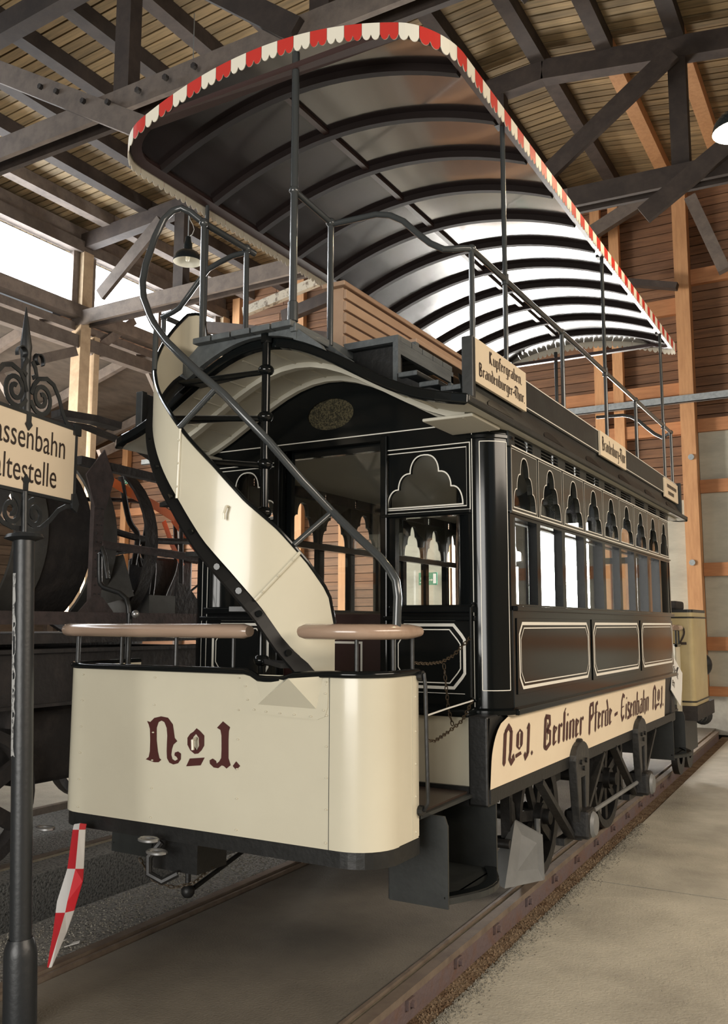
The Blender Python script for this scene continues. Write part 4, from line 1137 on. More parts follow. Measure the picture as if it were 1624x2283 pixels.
NG_O=[(-2.578,1.052),(-2.557,1.041),(-2.535,1.024),(-2.534,0.982),(-2.548,0.962),(-2.566,0.947),(-2.585,0.944),(-2.610,0.958),(-2.626,0.980),(-2.627,1.009),(-2.612,1.027),(-2.594,1.037)]
NG_OI=[(-2.580,1.029),(-2.564,1.013),(-2.561,0.980),(-2.573,0.960),(-2.588,0.974),(-2.596,0.992),(-2.596,1.013)]
NG_U=[(-2.611,0.923),(-2.530,0.933),(-2.551,0.899),(-2.630,0.889)]
NG_1=[(-2.435,1.089),(-2.397,1.067),(-2.403,1.051),(-2.404,1.014),(-2.402,0.940),(-2.390,0.912),(-2.411,0.897),(-2.425,0.906),(-2.437,0.908),(-2.455,0.895),(-2.479,0.896),(-2.500,0.910),(-2.502,0.924),(-2.486,0.932),(-2.468,0.924),(-2.464,0.913),(-2.450,0.923),(-2.440,0.938),(-2.439,0.974),(-2.441,1.030),(-2.447,1.053),(-2.466,1.061)]
NG_D=[(-2.361,0.930),(-2.340,0.913),(-2.360,0.895),(-2.378,0.910)]
mb = MB(); fd = lambda u, v, d: (u, 3.0485 - d, v)
for outer, holes in ((NG_N, []), (NG_O, [NG_OI]), (NG_U, []), (NG_1, []), (NG_D, [])):
    P_(MB().plate(outer, holes, fd, .0012), 'letter', 'letter', dash0)
P_(MB().tube([(-2.575, 3.04, 1.01), (-2.575, 3.02, 1.005), (-2.572, 3.02, .965)], .007, 8), 'lamp_hook', 'cream', dash0)
# boarding steps
def steps(y0_, s, fl=False):
    fy = (lambda y: y) if not fl else (lambda y: 2*YM - y)
    q = lambda a, b: sorted((a, b))
    X = lambda dx: C + s*dx
    st = P_(MB().box((min(X(.68), X(.95)), min(fy(3.53), fy(4.06)), .345), (max(X(.68), X(.95)), max(fy(3.53), fy(4.06)), .37)), 'boarding_step', 'greypaint')
    # side cheeks
    for yy, zt in ((3.52, .70), (4.065, .72)):
        P_(MB().plate([(X(.68), .33), (X(.955), .33), (X(.955), zt - .04), (X(.94), zt), (X(.68), zt)], [], lambda u, v, d: (u, fy(yy) + d, v), .012), 'step_cheek', 'greypaint', st)
    P_(MB().box((min(X(.67), X(.685)), min(fy(3.53), fy(4.07)), .33), (max(X(.67), X(.685)), max(fy(3.53), fy(4.07)), .72)), 'step_back', 'blackmat', st)
    # bowed tread edge
    arc = [(X(.95) + s*.10*math.sin(math.pi*i/10)*1.0, fy(3.53 + .53*i/10)) for i in range(11)]
    P_(MB().plate(arc + [(X(.94), fy(4.06)), (X(.94), fy(3.53))], [], lambda u, v, d: (u, v, .345 + d), .025), 'tread_nose', 'greypaint', st)
    P_(MB().tube([(a - s*.03, b, .374) for a, b in arc], 0, flat=(.004, .024)), 'tread_strip', 'black', st)
    P_(MB().box((min(X(.66), X(.88)), min(fy(3.42), fy(3.97)), .70), (max(X(.66), X(.88)), max(fy(3.42), fy(3.97)), .715)), 'top_step', 'greypaint', st)
steps(0, 1); steps(0, -1); steps(0, 1, True)
P_(MB().tube([(-1.694,3.400,1.282),(-1.661,3.400,1.292),(-1.655,3.400,1.243),(-1.649,3.400,0.935),(-1.646,3.400,0.774),(-1.660,3.400,0.746),(-1.689,3.400,0.738)], .009, 8), 'grab_rod', 'blackmat', smooth=True)
for zz in (1.285, .74): P_(MB().cyl((-1.70, 3.40, zz), (-1.665, 3.40, zz), .022, 10), 'grab_boss', 'blackmat')
# brake handle
P_(MB().tube([(-3.400,3.300,1.725),(-3.428,3.300,1.841),(-3.446,3.300,1.883),(-3.464,3.300,1.854),(-3.458,3.300,1.750),(-3.452,3.300,1.704),(-3.423,3.300,1.680),(-3.309,3.300,1.651),(-3.264,3.300,1.621),(-3.247,3.300,1.577),(-3.239,3.300,1.50)], .013, 10), 'brake_handle', 'blackmat', smooth=True)
P_(MB().cyl((-3.239, 3.3, .6), (-3.239, 3.3, 1.55), .014, 10), 'brake_column', 'blackmat', smooth=True)
P_(MB().sphere((-3.20, 3.3, 1.545), .02, 10), 'brake_knob', 'steel', smooth=True)
# chains and rope across the entrance: one link per piece
def chain(pts, name):
    pts = [Vector(p) for p in pts]; mb = MB(); dist = 0; L = .024; k = 0
    for i in range(len(pts)-1):
        a, b = pts[i], pts[i+1]; n = max(1, round((b-a).length/L))
        for j in range(n):
            p = a + (b-a)*(j + .5)/n; d = (b-a).normalized(); o = d.orthogonal().normalized()
            if k % 2: o = d.cross(o)
            mb.tube([p + d*(L*.62*math.cos(t)) + o*(.007*math.sin(t)) for t in [2*math.pi*q/8 for q in range(8)]], .0028, 4, closed=True); k += 1
    return P_(mb, name, 'chain', fix=False, kind='stuff')
chain([(-1.710,3.400,1.337),(-1.714,3.550,1.328),(-1.743,3.750,1.328),(-1.754,3.900,1.351),(-1.740,4.000,1.402),(-1.725,4.050,1.438)], 'entrance_chain')
chain([(-1.745,3.780,1.319),(-1.744,3.800,1.216),(-1.757,3.850,1.111),(-1.758,3.900,1.03)], 'hanging_chain')
chain([(-1.678,3.450,1.017),(-1.684,3.550,1.002),(-1.712,3.750,1.018),(-1.712,3.900,1.052),(-1.720,4.000,1.101),(-1.723,4.050,1.135)], 'entrance_chain')
P_(MB().tube([(-1.655,3.41,1.122),(-1.734,3.800,1.118),(-1.722,4.060,1.134)], .004, 6), 'rope', 'rope')
P_(MB().tube([(-1.725, 4.09, 1.60), (-1.725, 4.05, 1.58), (-1.725, 4.05, 1.15), (-1.725, 4.09, 1.13)], .008, 8), 'grab_rail', 'black')

# ---- staircase
N_ = (-2.52, 3.43); RS = .53
UP = [(342, 1.50), (341, 1.566), (338, 1.634), (327, 1.758), (313, 1.893), (298, 2.01), (282, 2.169), (267, 2.301), (253, 2.431), (238, 2.56), (222, 2.70), (207, 2.83), (192, 2.97), (178, 3.10), (170, 3.13), (166, 3.12), (164, 3.06), (163, 2.98)]
LO = [(342, 1.20), (328, 1.314), (315, 1.447), (305, 1.576), (291, 1.72), (278, 1.846), (263, 2.024), (250, 2.16), (235, 2.32), (220, 2.47), (205, 2.60), (190, 2.72), (175, 2.82), (163, 2.86)]
def interp(T_, a):
    for i in range(len(T_)-1):
        (a0, z0), (a1, z1) = T_[i], T_[i+1]
        if a0 >= a >= a1: return z0 + (z1 - z0)*(a0 - a)/(a0 - a1)
    return T_[0][1] if a > T_[0][0] else T_[-1][1]
def hel(a, z, r=RS): return (N_[0] + r*math.cos(math.radians(a)), N_[1] + r*math.sin(math.radians(a)), z)
SPAN = 179
angs = [342 - SPAN*i/60 for i in range(61)]
mb = MB()
mb.grid(60, 4, lambda a, b: hel(342 - SPAN*a, interp(LO, 342-SPAN*a) + (interp(UP, 342-SPAN*a) - interp(LO, 342-SPAN*a))*b))
mb.grid(60, 4, lambda a, b: hel(342 - SPAN*a, interp(LO, 342-SPAN*a) + (interp(UP, 342-SPAN*a) - interp(LO, 342-SPAN*a))*b, RS - .006), flip=True)
stair = P_(mb, 'stair_apron', 'cream', smooth='all', fix=False)
P_(MB().tube([hel(a, interp(UP, a), RS - .003) for a in angs], .009, 8), 'apron_edge', 'black', stair, smooth=True)
P_(MB().tube([hel(a, interp(LO, a) - .035, RS - .004) for a in angs], 0, flat=(.035, .010)), 'stair_stringer', 'stringer', stair)
for (au, al) in ((323, 303), (263, 262)):
    pts = [hel(au + (al - au)*t/6, interp(UP, au) + (interp(LO, al) - interp(UP, au))*t/6, RS + .003) for t in range(7)]
    P_(MB().tube(pts, .008, 8), 'seam_strip', 'cream', stair, smooth=True)
    for t in (1, 3, 5):
        P_(MB().sphere(tuple(Vector(pts[t]) + (Vector(pts[t]) - Vector((N_[0], N_[1], pts[t][2]))).normalized()*.007), .006, 8), 'rivet', 'cream', stair)
P_(MB().tube([hel(290, 1.985, RS + .004), hel(290, 1.985, RS + .022), hel(289, 1.955, RS + .024), hel(289, 1.93, RS + .022)], .006, 6), 'apron_hook', 'cream', stair)
for a in (330, 318, 305, 296, 286, 272, 258, 244, 230):
    P_(MB().cyl(hel(a, interp(LO, a) - .035, RS + .004), hel(a, interp(LO, a) - .035, RS + .020), .014, 8), 'stringer_bolt', 'black', stair)
# newel with collars and wedge treads
P_(MB().cyl((N_[0], N_[1], .72), (N_[0], N_[1], 2.89), .021, 14), 'newel_post', 'black', smooth=True)
P_(MB().cyl((N_[0], N_[1], 2.86), (N_[0], N_[1], 2.905), .030, 6), 'newel_nut', 'black')
z = 1.0965
while z < 2.80:
    am = 180 + (2.724 - z)*103.2
    if True:
        P_(MB().sphere((N_[0], N_[1], z), .04, 14, .75), 'newel_collar', 'black', smooth='all')
        a0, a1 = am - 9, am + 5
        loop = [(N_[0] + .02*math.cos(math.radians(am)), N_[1] + .02*math.sin(math.radians(am)))]
        rr = RS - .012 if am < 341 else .36
        loop += [hel(a0 + (a1-a0)*i/6, z, rr)[:2] for i in range(7)]
        tr = P_(MB().plate(loop, [], lambda u, v, d: (u, v, z - .012 + d), .02), 'stair_tread', 'blackmat')
        P_(MB().tube([(N_[0], N_[1], z - .008), hel(a1, z - .008, rr)], .014, 8), 'tread_bar', 'black', tr, smooth=True)
    z += .2325
# handrail of the stair, running up into the landing hoop
HRB = [(-1.684,3.200,1.489),(-1.679,3.200,1.609),(-1.687,3.200,1.672),(-1.718,3.200,1.722),(-1.755,3.200,1.766)]
HRM = [(-1.89, 3.225, 1.87), (-2.023,3.246,1.981),(-2.10,3.13,2.105),(-2.193,3.013,2.262),(-2.275,2.955,2.365),(-2.366,2.923,2.467),(-2.49,2.90,2.575),(-2.61,2.908,2.678),(-2.70,2.93,2.75),(-2.772,2.964,2.812)]
HOOP = [(-2.868,3.020,2.888),(-2.947,3.070,2.961),(-3.072,3.150,3.099),(-3.131,3.200,3.209),(-3.162,3.250,3.328),(-3.154,3.300,3.491),(-3.124,3.330,3.594),(-3.091,3.360,3.649),(-3.048,3.380,3.662),(-3.003,3.400,3.635),(-2.936,3.430,3.574),(-2.940,3.800,3.574),(-2.929,3.860,3.565)]
rail_tube(HRB + HRM + HOOP, 'stair_hand_rail', .018, 10, 'tube')
rail_tube([(-2.03, 3.24, 1.97), hel(320, interp(UP, 320))], 'stair_baluster', .013)
rail_tube([(-2.40, 2.914, 2.50), hel(262, interp(UP, 262))], 'stair_baluster', .013)
rail_tube([(-2.84, 3.0, 2.86), hel(222, interp(UP, 222) - .02), hel(214, 2.52, RS - .02)], 'stair_baluster', .013)

# ---- running gear
def under(y_w, k):
    # wheel set
    ax = P_(MB().cyl((C - .80, y_w, .36), (C + .80, y_w, .36), .045, 14), 'axle', 'iron', smooth=True)
    for s in (1, -1):
        xw = C + (.70 if s > 0 else -.775)
        mb = MB().lathe((xw, y_w, .36), [(.30, -.03), (.30, .03), (.355, .035), (.36, -.02), (.385, -.028), (.385, -.045), (.30, -.045), (.30, -.03)] if s > 0 else [(.30, .03), (.30, -.03), (.355, -.035), (.36, .02), (.385, .028), (.385, .045), (.30, .045), (.30, .03)], 36, 'X')
        w = P_(mb, 'wheel_tyre', 'iron', smooth=True)
        P_(MB().lathe((xw, y_w, .36), [(.0, -.06), (.075, -.06), (.075, .06), (.0, .06)], 18, 'X'), 'wheel_hub', 'iron', w, smooth=True)
        for j in range(7):
            a = 2*math.pi*j/7 + .3
            P_(MB().beam((xw, y_w + .06*math.cos(a), .36 + .06*math.sin(a)), (xw, y_w + .31*math.cos(a), .36 + .31*math.sin(a)), .06, .03, (1, 0, 0)), 'wheel_spoke', 'iron', w)
        # keyhole hanger with a long slot
        X = C + s*.955
        fnh = lambda u, v, d: (X + s*d, u, v)
        n = 10; outer = [(y_w - .09, .40), (y_w - .12, .56), (y_w - .135, .68)] + [(y_w + .14*math.cos(math.pi - math.pi*i/n), .715 + .10*math.sin(math.pi*i/n)) for i in range(n+1)] + [(y_w + .135, .68), (y_w + .12, .56), (y_w + .09, .40), (y_w + .07, .26), (y_w - .07, .26)]
        slot = [(y_w - .04, .40), (y_w + .04, .40), (y_w + .045, .61), (y_w - .045, .61)]
        hg = P_(MB().plate(outer, [slot], fnh, .05), 'axle_hanger', 'hanger', bevel=.008)
        for (uu, vv) in ((-.05, .70), (.05, .70), (0, .66)):
            P_(MB().cyl((X + s*.05, y_w + uu, vv), (X + s*.062, y_w + uu, vv), .014, 8), 'hanger_bolt', 'blackmat', hg)
        P_(MB().cyl((X + s*.02, y_w, .80), (X + s*.045, y_w, .80), .03, 10), 'hanger_knob', 'iron', hg)
        bx = P_(MB().box((min(X - s*.05, X + s*.10), y_w - .085, .27), (max(X - s*.05, X + s*.10), y_w + .085, .43)), 'axle_box', 'iron', bevel=.02)
        P_(MB().lathe((X + s*.10, y_w, .345), [(.001, s*.022), (.06, s*.018), (.075, 0)], 12, 'X'), 'box_cover', 'scoop', bx, smooth=True)
        P_(MB().beam((X - s*.01, y_w - .62, .67), (X - s*.01, y_w - .08, .28), .03, .05, (1, 0, 0)), 'hanger_strut', 'iron')
        P_(MB().beam((X - s*.01, y_w + .62, .67), (X - s*.01, y_w + .08, .28), .03, .05, (1, 0, 0)), 'hanger_strut', 'iron')
        P_(MB().beam((X - s*.05, y_w - .16, .26), (X - s*.05, y_w + .16, .26), .05, .04), 'tie_bar', 'iron')
        # brake hanger and block
        d = -1 if k == 0 else 1
        yb = y_w + d*.47
        P_(MB().beam((xw + s*.0, yb, .66), (xw, yb - d*.02, .13), .05, .055, (1, 0, 0)), 'brake_hanger', 'iron')
        P_(MB().plate([(yb - d*.0, .20), (yb + d*-.05, .24), (yb + d*-.075, .36), (yb + d*-.05, .50), (yb + d*.0, .54)], [], lambda u, v, dd: (xw - .03 + dd, u, v), .06), 'brake_block', 'iron')
    P_(MB().cyl((C - .74, y_w + (-.52 if k == 0 else .52), .30), (C + .74, y_w + (-.52 if k == 0 else .52), .30), .025, 10), 'brake_beam', 'iron', smooth=True)
under(5.33, 0); under(6.87, 1)
for s in (1, -1):
    P_(MB().cyl((C + s*.97, 5.42, .36), (C + s*.97, 6.78, .36), .014, 8), 'tie_rod', 'scoop', smooth=True)
    P_(MB().box((C + s*.62 - .05, 4.12, .55), (C + s*.62 + .05, 8.15, .70)), 'frame_bar', 'blackmat')
P_(MB().cyl((C + .10, 4.2, .33), (C + .70, 4.95, .30), .022, 10), 'brake_pull_rod', 'iron', smooth=True)
P_(MB().box((C - .62, 4.3, .45), (C + .62, 4.42, .66)), 'cross_beam', 'blackmat')
P_(MB().box((C - .62, 5.9, .45), (C + .62, 6.1, .66)), 'cross_beam', 'blackmat')
# sheet guards ahead of the leading wheels
for s in (1, -1):
    x0 = C + s*.73
    q = lambda dx, y, z: (x0 + s*dx, y, z)
    top, tr, br, bm, bl = q(.02, 4.86, .42), q(.13, 4.98, .33), q(.13, 5.0, .085), q(.0, 4.74, .085), q(-.14, 4.80, .12)
    mb = MB().face([top, tr, br, bm]).face([top, bm, bl]).face([q(.02, 4.88, .42), q(.13, 5.0, .33), q(.13, 5.02, .085), q(.0, 4.765, .085)][::-1]).face([q(.02, 4.88, .42), q(.0, 4.765, .085), q(-.14, 4.82, .12)][::-1])
    mb.face([top, q(.02, 4.88, .42), q(.13, 5.0, .33), tr]).face([bm, br, q(.13, 5.02, .085), q(.0, 4.765, .085)])
    gd = P_(mb, 'wheel_guard', 'scoop')
    P_(MB().cyl(q(.10, 5.0, .10), q(.08, 5.06, .40), .018, 8), 'guard_stay', 'scoop', gd, smooth=True)
# couplings under the dash
for (xx, zz, yy) in ((-3.42, .555, 3.02), (-2.76, .585, 3.0), (-2.74, .53, 3.03)):
    P_(MB().tube([(xx + .045*math.cos(t), yy - .03 + .03*math.sin(t), zz) for t in [2*math.pi*k/12 for k in range(12)]], .008, 6, closed=True), 'draw_ring', 'steel', smooth=True)
P_(MB().tube([(-2.76, 3.05, .56), (-2.80, 3.02, .50), (-2.80, 3.02, .43), (-2.74, 3.04, .40), (-2.69, 3.08, .43)], .016, 8), 'draw_hook', 'iron', smooth=True)
P_(MB().box((-2.85, 3.10, .43), (-2.60, 3.30, .57)), 'draw_gear', 'blackmat')
P_(MB().tube([(-3.05, 3.56, .56), (-3.04, 3.56, .22)], .014, 8), 'brake_shaft', 'iron', smooth=True)
P_(MB().sphere((-3.04, 3.56, .19), .035, 10), 'brake_shaft_foot', 'iron', smooth=True)
P_(MB().tube([(-3.03, 3.56, .19), (-3.1, 4.4, .34), (-3.1, 5.0, .36)], .012, 8), 'brake_rod', 'iron', smooth=True)
chain([(-2.95, 3.12, .45), (-2.88, 3.14, .36), (-2.78, 3.16, .34), (-2.68, 3.18, .37), (-2.60, 3.2, .44)], 'coupling_chain')
P_(MB().tube([(-1.685, 4.12, .66), (-1.69, 4.10, .45), (-1.7, 4.11, .34)], .016, 8), 'brake_lever', 'iron', smooth=True)

# ================================================================== STOP SIGN ON ITS POST
SB = Vector((-2.915, 2.47, -.012)); ST = Vector((-3.085, 2.47, 2.84))
sign = thing('tram_stop_sign', tuple(SB), 'cream tram stop sign with wrought iron scrolls on a dark post', 'sign')
S_ = lambda mb, name, mt, parent=None, **k: mb.build(name, mt, parent or sign, **k)
def onpost(z): t = (z - SB.z)/(ST.z - SB.z); return SB + (ST - SB)*t
ax = (ST - SB).normalized()
sd = Vector((-.23, .97, 0)).normalized(); sn = sd.cross(Vector((0, 0, 1)))      # along the panel, and facing the viewer
if sn.dot(Vector((0, 0, 1.5)) - Vector((-3, 2.5, 1.5))) < 0: sn = -sn
S_(MB().tube([onpost(z) for z in (-.01, .24, .27, .30)], 0, 20, radii=[.062, .062, .058, .046]), 'post_base', 'signpost', smooth=True)
S_(MB().tube([onpost(z) for z in (.28, 1.0, 1.84)], .041, 20), 'post', 'signpost', smooth=True)
# strip of flaked paint on the left flank
left = Vector((-.80, -.60, 0))
mb = MB(); prev = None
for i in range(40):
    z = .98 + .72*i/39; c = onpost(z); w = random.uniform(.25, .6)
    pr_ = [c + Vector((math.cos(a), math.sin(a), 0))*.0422 for a in (math.radians(226), math.radians(244), math.radians(256 + 40*w))]
    if prev: mb.face([prev[0], prev[1], pr_[1], pr_[0]]); mb.face([prev[1], prev[2], pr_[2], pr_[1]])
    prev = pr_
S_(mb, 'flaked_paint', 'flake', fix=False, smooth='all')
c = onpost(1.85)
S_(MB().tube([onpost(z) for z in (1.835, 1.845, 1.86, 1.868)], 0, 24, radii=[.05, .078, .07, .03]), 'post_cap', 'signpost', smooth=True)
S_(MB().tube([onpost(1.86), onpost(2.04)], .013, 10), 'finial_rod', 'signpost', smooth=True)
S_(MB().tube([onpost(2.34), onpost(2.60), onpost(2.66), onpost(2.72), ST], 0, 10, radii=[.022, .020, .026, .018, .002]), 'finial_spike', 'signpost', smooth=True)
def pp(t, z, off=0.0): return tuple(onpost(2.2) + sd*t + Vector((0, 0, z - 2.2)) + sn*off)
HW_, HL_, Z0_, Z1_ = .335, .425, 2.045, 2.365
pan = S_(MB().plate([(-HL_, Z0_), (HW_, Z0_), (HW_, Z1_), (-HL_, Z1_)], [], lambda u, v, d: pp(u, v, d), .008), 'sign_panel', 'signcream')
fs = lambda u, v, d: pp(u, v, .0095)
for (t_, x_, z_, k_) in (('Strassenbahn', -.035, 2.222, .76), ('Haltestelle', -.035, 2.082, .76)):
    S_(text_mesh(MB(), t_, fs, .150, x_, z_, k_, 'CENTER'), 'lettering', 'letterb', pan, fix=False)
for (a, b) in (((-HL_ - .01, Z1_ + .006), (HW_ + .01, Z1_ + .006)), ((-HL_ - .01, Z0_ - .006), (HW_ + .01, Z0_ - .006)), ((HW_ + .006, Z0_), (HW_ + .006, Z1_)), ((-HL_ - .006, Z0_), (-HL_ - .006, Z1_))):
    S_(MB().beam(pp(*a, .004), pp(*b, .004), .016, .014), 'panel_frame', 'signpost')
for (t, z, zz) in ((0, Z1_, -1), (0, Z0_, 1)):
    tip = [(t - .013, z), (t + .013, z), (t + .013, z + zz*.03), (t + .022, z + zz*.042), (t, z + zz*.068), (t - .022, z + zz*.042), (t - .013, z + zz*.03)]
    S_(MB().plate(tip, [], lambda u, v, d: pp(u, v, .009 + d), .006), 'spear_tip', 'signpost')
def spiral(cx, cz, r0, r1, a0, turns, n=34): return [(cx + (r0 + (r1-r0)*i/n)*math.cos(a0 + turns*2*math.pi*i/n), cz + (r0 + (r1-r0)*i/n)*math.sin(a0 + turns*2*math.pi*i/n)) for i in range(n+1)]
def scroll(pts, name='scroll', w=.010): return S_(MB().tube([pp(u, v, .004) for u, v in pts], 0, flat=(w, .003)), name, 'signpost')
for s in (1, -1):
    k = lambda L: [(s*u, v) for u, v in L]
    # large scrolls on top of the panel
    scroll(k(spiral(.085, 2.455, .075, .016, math.radians(200), 1.75)))
    scroll(k([(.30, 2.375), (.265, 2.39), (.235, 2.43), (.205, 2.49), (.165, 2.535), (.115, 2.55), (.06, 2.535), (.03, 2.50), (.015, 2.46)]))
    # small curls higher up
    scroll(k(spiral(.055, 2.615, .032, .020, math.radians(-30), .8)))
    scroll(k([(.02, 2.53), (.045, 2.545), (.035, 2.575), (.015, 2.60)]))
    # lower scrolls and the swept bracket
    scroll(k(spiral(.075, 1.955, .062, .014, math.radians(95), 1.5)))
    scroll(k([(.012, 1.885), (.06, 1.885), (.12, 1.90), (.18, 1.94), (.235, 1.99), (.29, 2.015), (.34, 2.018)]))
S_(MB().plate([(HW_ - .02, Z1_ - .02), (HW_ + .03, Z1_ - .02), (HW_ + .03, Z1_ + .03), (HW_ - .02, Z1_ + .03)], [], lambda u, v, d: pp(u, v, .006 + d), .012), 'corner_clasp', 'signpost')
S_(MB().plate([(HW_ - .015, Z0_ - .035), (HW_ + .02, Z0_ - .05), (HW_ + .035, Z0_ - .01), (HW_ + .01, Z0_ + .035), (HW_ - .015, Z0_ + .03)], [], lambda u, v, d: pp(u, v, .006 + d), .012), 'corner_clasp', 'signpost')

# ================================================================== RED AND WHITE CLOTH, PAPER SCRAP
FLAGL=[(-3.244,3.000,0.589),(-3.240,2.990,0.568),(-3.242,2.970,0.402),(-3.277,2.950,0.261),(-3.272,2.940,0.216),(-3.272,2.930,0.133),(-3.266,2.900,0.0)]
FLAGM=[(-3.175,2.970,0.606),(-3.168,2.960,0.582),(-3.148,2.930,0.423),(-3.168,2.910,0.287),(-3.168,2.900,0.243),(-3.188,2.890,0.158),(-3.244,2.890,0.004)]
FLAGR=[(-3.167,3.000,0.598),(-3.161,2.990,0.577),(-3.141,2.970,0.415),(-3.122,2.950,0.369),(-3.157,2.940,0.243),(-3.188,2.930,0.147),(-3.238,2.900,0.004)]
mb = MB()
colour = [(1, 0), (0, 1), (1, 0), (1, 0), (0, 1), (0, 1)]
for i in range(6):
    for side, (A_, B_) in enumerate(((FLAGL, FLAGM), (FLAGM, FLAGR))):
        mb.m = colour[i][side]
        mb.face([A_[i], B_[i], B_[i+1], A_[i+1]])
        mb.face([(p[0] - .003, p[1] + .006, p[2]) for p in (A_[i], A_[i+1], B_[i+1], B_[i])])
mb.build('warning_cloth', ['clothred', 'clothwhite'], label='red and white chequered cloth hanging below the tram dash', cat='cloth', fix=False)
# colour index 1 = white left / red right per row
mb = MB(); pts = [(-3.54, 3.18), (-3.49, 3.20), (-3.46, 3.17), (-3.41, 3.215), (-3.44, 3.25), (-3.50, 3.235), (-3.53, 3.245)]
mb.plate(pts, [], lambda u, v, d: (u, v, -.028 + d + .012*math.sin(u*40)), .002)
mb.build('paper_scrap', 'paper', label='torn white paper scrap on the gravel by the left rail', cat='paper')

# ================================================================== PENDANT LAMPS
def pendant(x, y, z, label, lit, tilt=0):
    zt = roof_z(x) + .02
    L = thing('pendant_lamp', (x, y, z), label, 'lamp', 'enamel pendant lamps')
    prof = [(.165, 0), (.163, .02), (.150, .065), (.122, .105), (.085, .13), (.050, .145)]
    MB().lathe((x, y, z), prof, 28).build('shade_outside', 'enamelblack', L, smooth='all')
    MB().lathe((x, y, z), [(.163, .001), (.160, .02), (.146, .064), (.118, .103), (.082, .127), (.001, .14)], 28).build('shade_inside', 'enamelwhite', L, smooth='all')
    MB().lathe((x, y, z), [(.050, .14), (.048, .22), (.036, .25), (.030, .30), (.012, .305), (.001, .305)], 18).build('lamp_neck', 'enamelblack', L, smooth=True)
    MB().lathe((x, y, z), [(.001, .01), (.018, .016), (.024, .035), (.024, .09), (.018, .13)], 14).build('bulb', 'bulb' if lit else 'bulboff', L, smooth='all')
    MB().tube([(x, y, z + .30), (x, y, zt)], .006, 6).build('cord', 'zinc', L)
    MB().tube([(x + .01, y, z + .30), (x + .06, y, z + .32), (x + .085, y, z + .37), (x + .06, y, z + .44), (x + .02, y, z + .50), (x, y, z + .58)], .004, 6).build('loop_cable', 'rope', L)
    if lit:
        pl = bpy.data.lights.new('lamp_glow', 'POINT'); pl.energy = lit; pl.color = (1, .80, .52); pl.shadow_soft_size = .05
        o = bpy.data.objects.new('lamp_glow', pl); COL.objects.link(o); o.parent = L; o.location = (0, 0, -.03)
pendant(-6.56, 7.4, 5.56, 'unlit black enamel pendant lamp behind the stair hoop', 0)
pendant(-.635, 6.2, 4.82, 'pendant lamp with white inside at the right edge', 60)

# ================================================================== LOCOMOTIVE BEHIND
loco = thing('small_locomotive', (C, 10.0, 0), 'ochre cream locomotive numbered 2 behind the tram', 'locomotive')
Lq = lambda mb, name, mt, parent=None, **k: mb.build(name, mt, parent or loco, **k)
lx0, lx1, ly0, ly1 = C - .95, C + .95, 9.42, 10.22
r = .05; pl_ = []
for (cx, cy, a0) in ((lx1 - r, ly0 + r, -90), (lx1 - r, ly1 - r, 0), (lx0 + r, ly1 - r, 90), (lx0 + r, ly0 + r, 180)):
    for k in range(7): a = math.radians(a0 + 15*k); pl_.append((cx + r*math.cos(a), cy + r*math.sin(a)))
body = Lq(MB().plate(pl_, [], lambda u, v, d: (u, v, .70 + d), .92), 'hood', 'locoyellow', smooth=True)
for z in (.74, 1.57): Lq(MB().tube([(x + (.004 if x > C else -.004), y, z) for x, y in pl_], .008, 6, closed=True), 'black_line', 'blackmat', body)
Lq(MB().plate(pl_, [], lambda u, v, d: (u, v, 1.62 + d), .03), 'hood_top', 'blackmat')
Lq(MB().box((C + .45, 9.55, 1.65), (C + .78, 9.95, 1.74)), 'tool_tray', 'rustdark', bevel=.02)
mb = MB(); text_mesh(mb, '2', lambda u, v, d: (u, ly0 - .006, v), .27, lx1 - .105, 1.30, .7, 'CENTER'); Lq(mb, 'number', 'letterb', body, fix=False)
Lq(MB().box((lx0 - .02, 9.38, .56), (lx1 + .02, 10.40, .70)), 'frame', 'rustdark')
Lq(MB().box((lx0 + .15, 9.45, .20), (lx1 - .15, 10.3, .56)), 'engine_pan', 'blackmat')
for s in (1, -1):
    xb = C + s*.80
    bf = Lq(MB().cyl((xb, 10.38, .50), (xb, 10.66, .50), .05, 12), 'buffer_shank', 'blackmat', smooth=True)
    Lq(MB().lathe((xb, 10.66, .50), [(.001, .04), (.09, .035), (.105, .02), (.105, 0), (.05, -.02)], 18, 'Y'), 'buffer_head', 'blackmat', bf, smooth=True)
    Lq(MB().cyl((xb, 10.52, .50), (xb, 10.58, .50), .07, 14), 'buffer_collar', 'blackmat', bf, smooth=True)
    hl = Lq(MB().lathe((xb + s*.04, 10.30, 1.07), [(.001, -.09), (.08, -.085), (.13, -.02), (.14, .0), (.14, .03)], 20, 'Y'), 'head_lamp', 'blackmat', smooth=True)
    Lq(MB().lathe((xb + s*.04, 10.30, 1.07), [(.001, .05), (.125, .025)], 20, 'Y'), 'lamp_glass', 'lens', hl, smooth=True)
    Lq(MB().box((xb + s*.04 - .02, 10.20, .70), (xb + s*.04 + .02, 10.24, .95)), 'lamp_bracket', 'blackmat', hl)
for s in (1, -1):
    for yy in (9.62, 10.12):
        Lq(MB().lathe((C + s*.72, yy, .20), [(.10, -.03), (.20, -.03), (.20, .03), (.10, .03)], 24, 'X'), 'wheel', 'iron', smooth=True)

